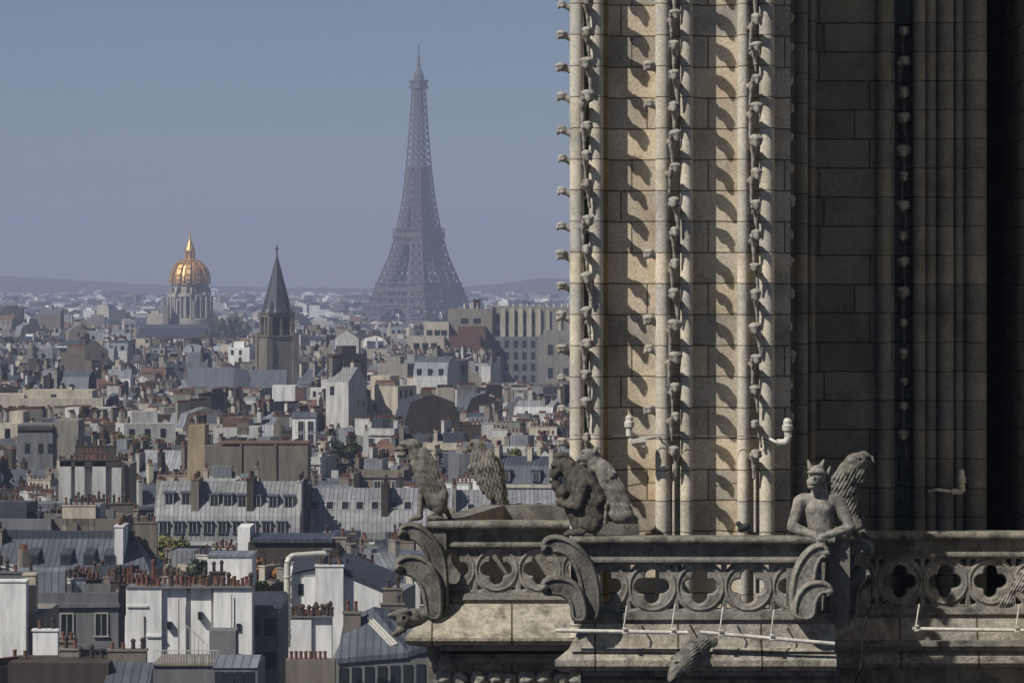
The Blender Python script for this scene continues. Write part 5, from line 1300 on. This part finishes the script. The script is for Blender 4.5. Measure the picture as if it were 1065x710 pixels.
for X, Y, yaw, w in row_gen(262, 1400, -25, 606, rg, 1.0):
    if cnt >= LIM: YEND = Y; break
    d = rg.uniform(7, 10.5); rt, rh, wall, roof = spec(rg, Y)
    if roof == 'tile' and Y < 640: roof = 'blue'
    base = 21.5+2.5*math.sin(X*.03+Y*.011)+2*math.sin(Y*.02)
    H = base+rg.gauss(0, 2.8 if Y < 600 else 2.1)+(3 if rg.random() < .08 else 0)
    if Y < 330: H -= 2
    H = min(H, 26)
    if rg.random() < .24: yaw += R(90); 
    hd = max(w, d)*.55
    zt = allowed(X, Y, hd, hd, H+1.8)
    if zt is None: continue
    H = min(H, zt-1.8)
    if H < 9: continue
    px = CX+X*F/Y; py = HY+(EYE-H)*F/Y
    if py > 735 or px < -14: continue
    nch = rg.choice((1, 2, 3, 3, 4)); near = 2 if Y < 520 else (1 if Y < 780 else 0)
    c = [t for a, t in cols if px >= a or a == -40][-1]; r_ = [t for a, t in rows_ if py >= a][-1]
    wn_ = {'white': 'white', 'cream': 'cream', 'beige': 'beige', 'grey': 'grey', 'tan': 'tan', 'pale': 'pale', 'brown': 'brown', 'ochre': 'ochre'}[wall]
    lab = None
    for adj in ('', 'low ' if H < 19 else 'tall ', 'narrow ' if w < 11 else 'broad ', 'turned ' if abs(math.sin(yaw)) > .7 else 'square on '):
        l_ = f"{adj}{wn_} house, {rooflabel(rt, roof)}, {c}, {r_}"
        if l_ not in used: lab = l_; break
    if lab is None: continue
    if len(lab.split()) > 16: lab = lab.replace('iron tower', 'tower').replace(' roof,', ',').replace('slightly ', '').replace('just ', '').replace('well ', '')
    if len(lab.split()) > 16: lab = lab.replace(' grey zinc', ' zinc').replace('curved ', '')
    if lab in used or len(lab.split()) > 16: continue
    used[lab] = 1
    house(X, Y, yaw, w, d, H-rh, rt, rh, wall, roof, rg, near, nch, lab, 'city houses')
    cnt += 1
if not YEND: YEND = 1000

# everything farther is one mass
mats = [M['w_'+k] for k in ('cream', 'beige', 'grey', 'white', 'tan', 'pale', 'brown')]+[M['z_'+k] for k in ('light', 'mid', 'blue', 'slate', 'tile', 'pale')]+[M['pot'], M['glass']]
mb = MB()
def far_house(X, Y, yaw, w, d, H, rt, rh, wi, ri, rg, det):
    mb.T = Matrix.Translation((X, Y, 0)) @ Matrix.Rotation(yaw, 4, 'Z'); e = H-rh
    mb.box(-w/2, w/2, -d/2, d/2, e-14, e, wi)
    if rt in ('gable', 'hip'): mb.prism([(-d/2, e), (0, H), (d/2, e)], -w/2, w/2, ri, wi)
    elif rt == 'mansard': mb.prism([(-d/2, e), (-d/2+1.2, e+rh*.7), (0, H), (d/2-1.2, e+rh*.7), (d/2, e)], -w/2, w/2, ri, wi)
    elif rt == 'shed': mb.prism([(-d/2, e), (d/2, H), (d/2, e)], -w/2, w/2, ri, wi)
    else: mb.box(-w*.3, w*.2, -d*.2, d*.3, e, e+2.2, wi)
    if det:
        for i in range(rg.choice((1, 2, 3, 4))):
            x = rg.choice((-1, 1, 0, .5))*(w/2-.5); L = rg.uniform(1.5, 5); yc = rg.uniform(-d*.3, d*.3); zt = H+rg.uniform(.2, 2.2)
            mb.box(x-.4, x+.4, yc-L/2, yc+L/2, e, zt, rg.choice((0, 1, 4, 5, 6, 1))); mb.box(x-.2, x+.2, yc-L/2+.2, yc+L/2-.2, zt, zt+.55, rg.choice((13, 6, 11, 13)))
        if rt == 'mansard' or rt == 'flat':
            for i in range(int(w/3)): x = -w/2+1.5+3*i; zz = e+1.1 if rt == 'mansard' else e-1.8; mb.box(x-.5, x+.5, -d/2-.08, -d/2+1.2, zz-.8, zz+.8, 14)
        for sx in (-1, 1):
            for k in range(rg.choice((0, 1, 2))): yq = rg.uniform(-d*.35, d*.35); zq = e-rg.choice((1.5, 4.5)); mb.box(min(sx*w/2, sx*(w/2+.08)), max(sx*w/2, sx*(w/2+.08)), yq-.5, yq+.5, zq-.8, zq+.7, 14)
        if rg.random() < .6:
            for i in range(int(w/3)): x = -w/2+1.5+3*i; mb.box(x-.5, x+.5, -d/2-.08, -d/2, e-2.7, e-.9, 14)
Y0 = YEND+14
segs = [(Y0, 1600, 1.0, True), (1600, 2600, 1.5, True), (2600, 4000, 2.6, False), (4000, 6500, 5.0, False), (6500, 9500, 9.0, False)]
nfar = 0
for ya, yb, st, det in segs:
    for X, Y, yaw, w in row_gen(ya, yb, -60, 700, rg, st):
        d = rg.uniform(7, 11)*st**.3; rt, rh, _, _ = spec(rg, Y); wi = rg.choice((0, 0, 1, 2, 2, 3, 4, 5, 5, 6)); ri = 7+rg.choice((0, 0, 1, 1, 2, 2, 3, 4, 5))
        H = 21+2.5*math.sin(X*.012+Y*.005)+rg.gauss(0, 2.3)*(1+.2*st)+(rg.uniform(4, 14) if rg.random() < .04*st**.5 else 0)
        if Y > 4200: H = rg.gauss(25, 6)+(Y-4200)*.004
        if rg.random() < .24: yaw += R(90)
        hd = max(w, d)*.55; zt = allowed(X, Y, hd, hd, H+2.2)
        if zt is None: continue
        H = min(H, zt-2.2)
        if H < 8: continue
        if Y > 3000: wi = rg.choice((0, 1, 2, 3, 3, 5, 5, 6)); ri = 7+rg.choice((0, 1, 2, 2, 3, 5))
        far_house(X, Y, yaw, w, d, H, rt, rh, wi, ri, rg, det); nfar += 1
# the town goes on beyond the edges of the photograph and behind the tower
for pa_, pb_ in ((-380, -32), (612, 1180)):
    for ya, yb, st in ((270, 1000, 1.15), (1000, 2600, 1.9), (2600, 9500, 8)):
        for X, Y, yaw, w in row_gen(ya, yb, pa_, pb_, rg, st):
            rt, rh, _, _ = spec(rg, Y); px = CX+X*F/Y; H = rg.gauss(20, 2.2)
            if 612 < px < 640 and 1470 < Y < 1570: continue
            if px < 660 and 1400 < Y < 1570: continue
            far_house(X, Y, yaw, w, rg.uniform(8, 12)*st**.3, H, rt, rh, rg.choice((0, 1, 2, 3, 5, 6)), 7+rg.choice((0, 1, 2, 3, 5)), rg, Y < 1500)
for px in range(420, 600, 6):
    for Yq in (1340, 1420):
        yt_ = (364 if px < 506 else 402)+rg.uniform(0, 9); far_house(PX(px, Yq), Yq, R(rg.uniform(-30, 30)), rg.uniform(5, 9), 9, PZ(yt_, Yq), rg.choice(('mansard', 'gable', 'flat', 'shed')), 3, rg.choice((0, 2, 3, 5, 5)), 7+rg.choice((0, 0, 1, 2, 5)), rg, True)
mb.T = None
o = mb.build('distant_city', mats); tag(o, 'countless small pale and grey roofs reaching to the hazy horizon', 'city', kind='stuff')
print('houses', cnt, 'YEND', YEND, 'far', nfar, 'verts', len(o.data.vertices))

# ================================================================ TREES
M['leaf_dark'] = plain('leaf_dark', (.045, .06, .03), .9, 0, .5, 1.5); M['leaf_spring'] = plain('leaf_spring', (.17, .17, .045), .9, 0, .5, 1.0); M['leaf_rust'] = plain('leaf_rust', (.30, .14, .05), .9, 0, .5, 1.0)
M['bark'] = plain('bark', (.09, .07, .055), .95, 0, .3, 2)
def tree(X, Y, h, r, leaf, label, seed, n=1500, ls=.35):
    rr = random.Random(seed); root = empty('tree', (X, Y, 0), 0, label, 'tree', 'trees between the houses')
    mb = MB(); mb.bar((0, 0, 0), (0, 0, h*.6), (.6, .35), 0, 8)
    cl = []
    for i in range(14):
        a = rr.uniform(0, 6.28); q = rr.uniform(.2, .85)*r; z = h*rr.uniform(.62, .95); c = Vector((q*math.cos(a), q*math.sin(a), z)); cl.append((c, rr.uniform(.25, .45)*r))
        mb.bar((0, 0, h*rr.uniform(.35, .6)), c, (.22, .06), 0, 5)
    mb.build('trunk', M['bark'], root, local=True)
    mb = MB()
    for i in range(n):
        c, q = rr.choice(cl); v = Vector((rr.gauss(0, 1), rr.gauss(0, 1), rr.gauss(0, .9))); v = v.normalized()*q*rr.random()**.4; p = c+v
        a = Vector((rr.gauss(0, 1), rr.gauss(0, 1), rr.gauss(0, 1))).normalized()*ls*rr.uniform(.6, 1.2); b = a.cross(Vector((rr.gauss(0, 1), rr.gauss(0, 1), rr.gauss(0, 1)))).normalized()*ls*.6
        mb.add([p-a, p+b, p+a, p-b], [(0, 1, 2, 3)])
    mb.build('crown', M[leaf], root, local=True)
tree(PX(176, 440), 440, PZ(553, 440), 2.9, 'leaf_spring', 'yellow green spring tree left in front of the curved mansard', 1)
tree(PX(205, 425), 425, PZ(572, 425), 3.2, 'leaf_spring', 'yellow green spring tree right in front of the curved mansard', 2)
tree(PX(190, 400), 400, PZ(580, 400), 3.0, 'leaf_dark', 'dark green tree below the two spring trees', 3)
tree(PX(272, 350), 350, PZ(566, 350), 1.8, 'leaf_rust', 'rust orange tree beside the brown stone wall', 4)
tree(PX(276, 335), 335, PZ(590, 335), 1.5, 'leaf_spring', 'narrow green tree between the white blocks', 5)
tree(PX(190, 284), 284, PZ(676, 284), 1.5, 'leaf_dark', 'dark shrub on the railed roof terrace', 6, 900, .22)
for i, (px, D, py, r) in enumerate(((140, 700, 446, 3.4), (352, 640, 452, 3.2), (20, 820, 424, 3.8), (232, 900, 416, 3.6), (372, 1000, 402, 4.2), (505, 760, 432, 3.6), (548, 600, 462, 3.0))):
    tree(PX(px, D), D, PZ(py-3, D), r, ('leaf_spring', 'leaf_dark')[i % 2], ('yellow green courtyard tree', 'dark courtyard tree')[i % 2]+' among the roofs '+('right of the long cream building', 'right of the slim white house', 'at the left edge above the grey fronted building', 'in front of the church nave', 'below the iron tower', 'behind the hunched eagle statue', 'left of the crocketed tower')[i], 40+i, 1100, .4)
# far wooded masses
mb = MB(); rr = random.Random(5)
for (pa, pb, Y, yt, n, dy) in ((310, 372, 2900, 338, 3200, 60), (436, 476, 3400, 324, 1500, 60), (0, 60, 1900, 348, 1800, 40), (215, 258, 2500, 331, 1500, 40), (330, 384, 3500, 330, 1500, 60), (60, 150, 3200, 333, 2500, 60), (500, 600, 5200, 312, 1500, 80)):
    for i in range(n):
        px = rr.uniform(pa, pb); z = PZ(yt, Y)*(.45+.55*rr.random()**.5)*(.8+.2*math.sin(px*.6)*math.sin(px*.23+2)); p = Vector((PX(px, Y), Y+rr.uniform(-dy, dy), z))
        a = Vector((rr.gauss(0, 1), rr.gauss(0, 1), rr.gauss(0, 1))).normalized()*2.2; b = a.cross(Vector((rr.gauss(0, 1), rr.gauss(0, 1), rr.gauss(0, 1)))).normalized()*1.6
        mb.add([p-a, p+b, p+a, p-b], [(0, 1, 2, 3)])
o = mb.build('distant_woods', M['leaf_dark']); tag(o, 'dark hazy masses of park trees among the far roofs', 'trees', kind='stuff')

# ================================================================ HAZE
mb = MB(); mb.box(-15000, 15000, -15000, 15000, -1.5, 345)
hz = newmat('haze_air')[0]; nt = hz.node_tree; nt.nodes.clear()
out = nt.nodes.new('ShaderNodeOutputMaterial'); pv = nt.nodes.new('ShaderNodeVolumePrincipled')
pv.inputs['Color'].default_value = (.575, .655, .93, 1); pv.inputs['Density'].default_value = HAZE; pv.inputs['Anisotropy'].default_value = 0.0
nt.links.new(pv.outputs[0], out.inputs['Volume'])
tag(mb.build('haze', hz), 'pale blue summer haze over the city', 'haze', kind='stuff')
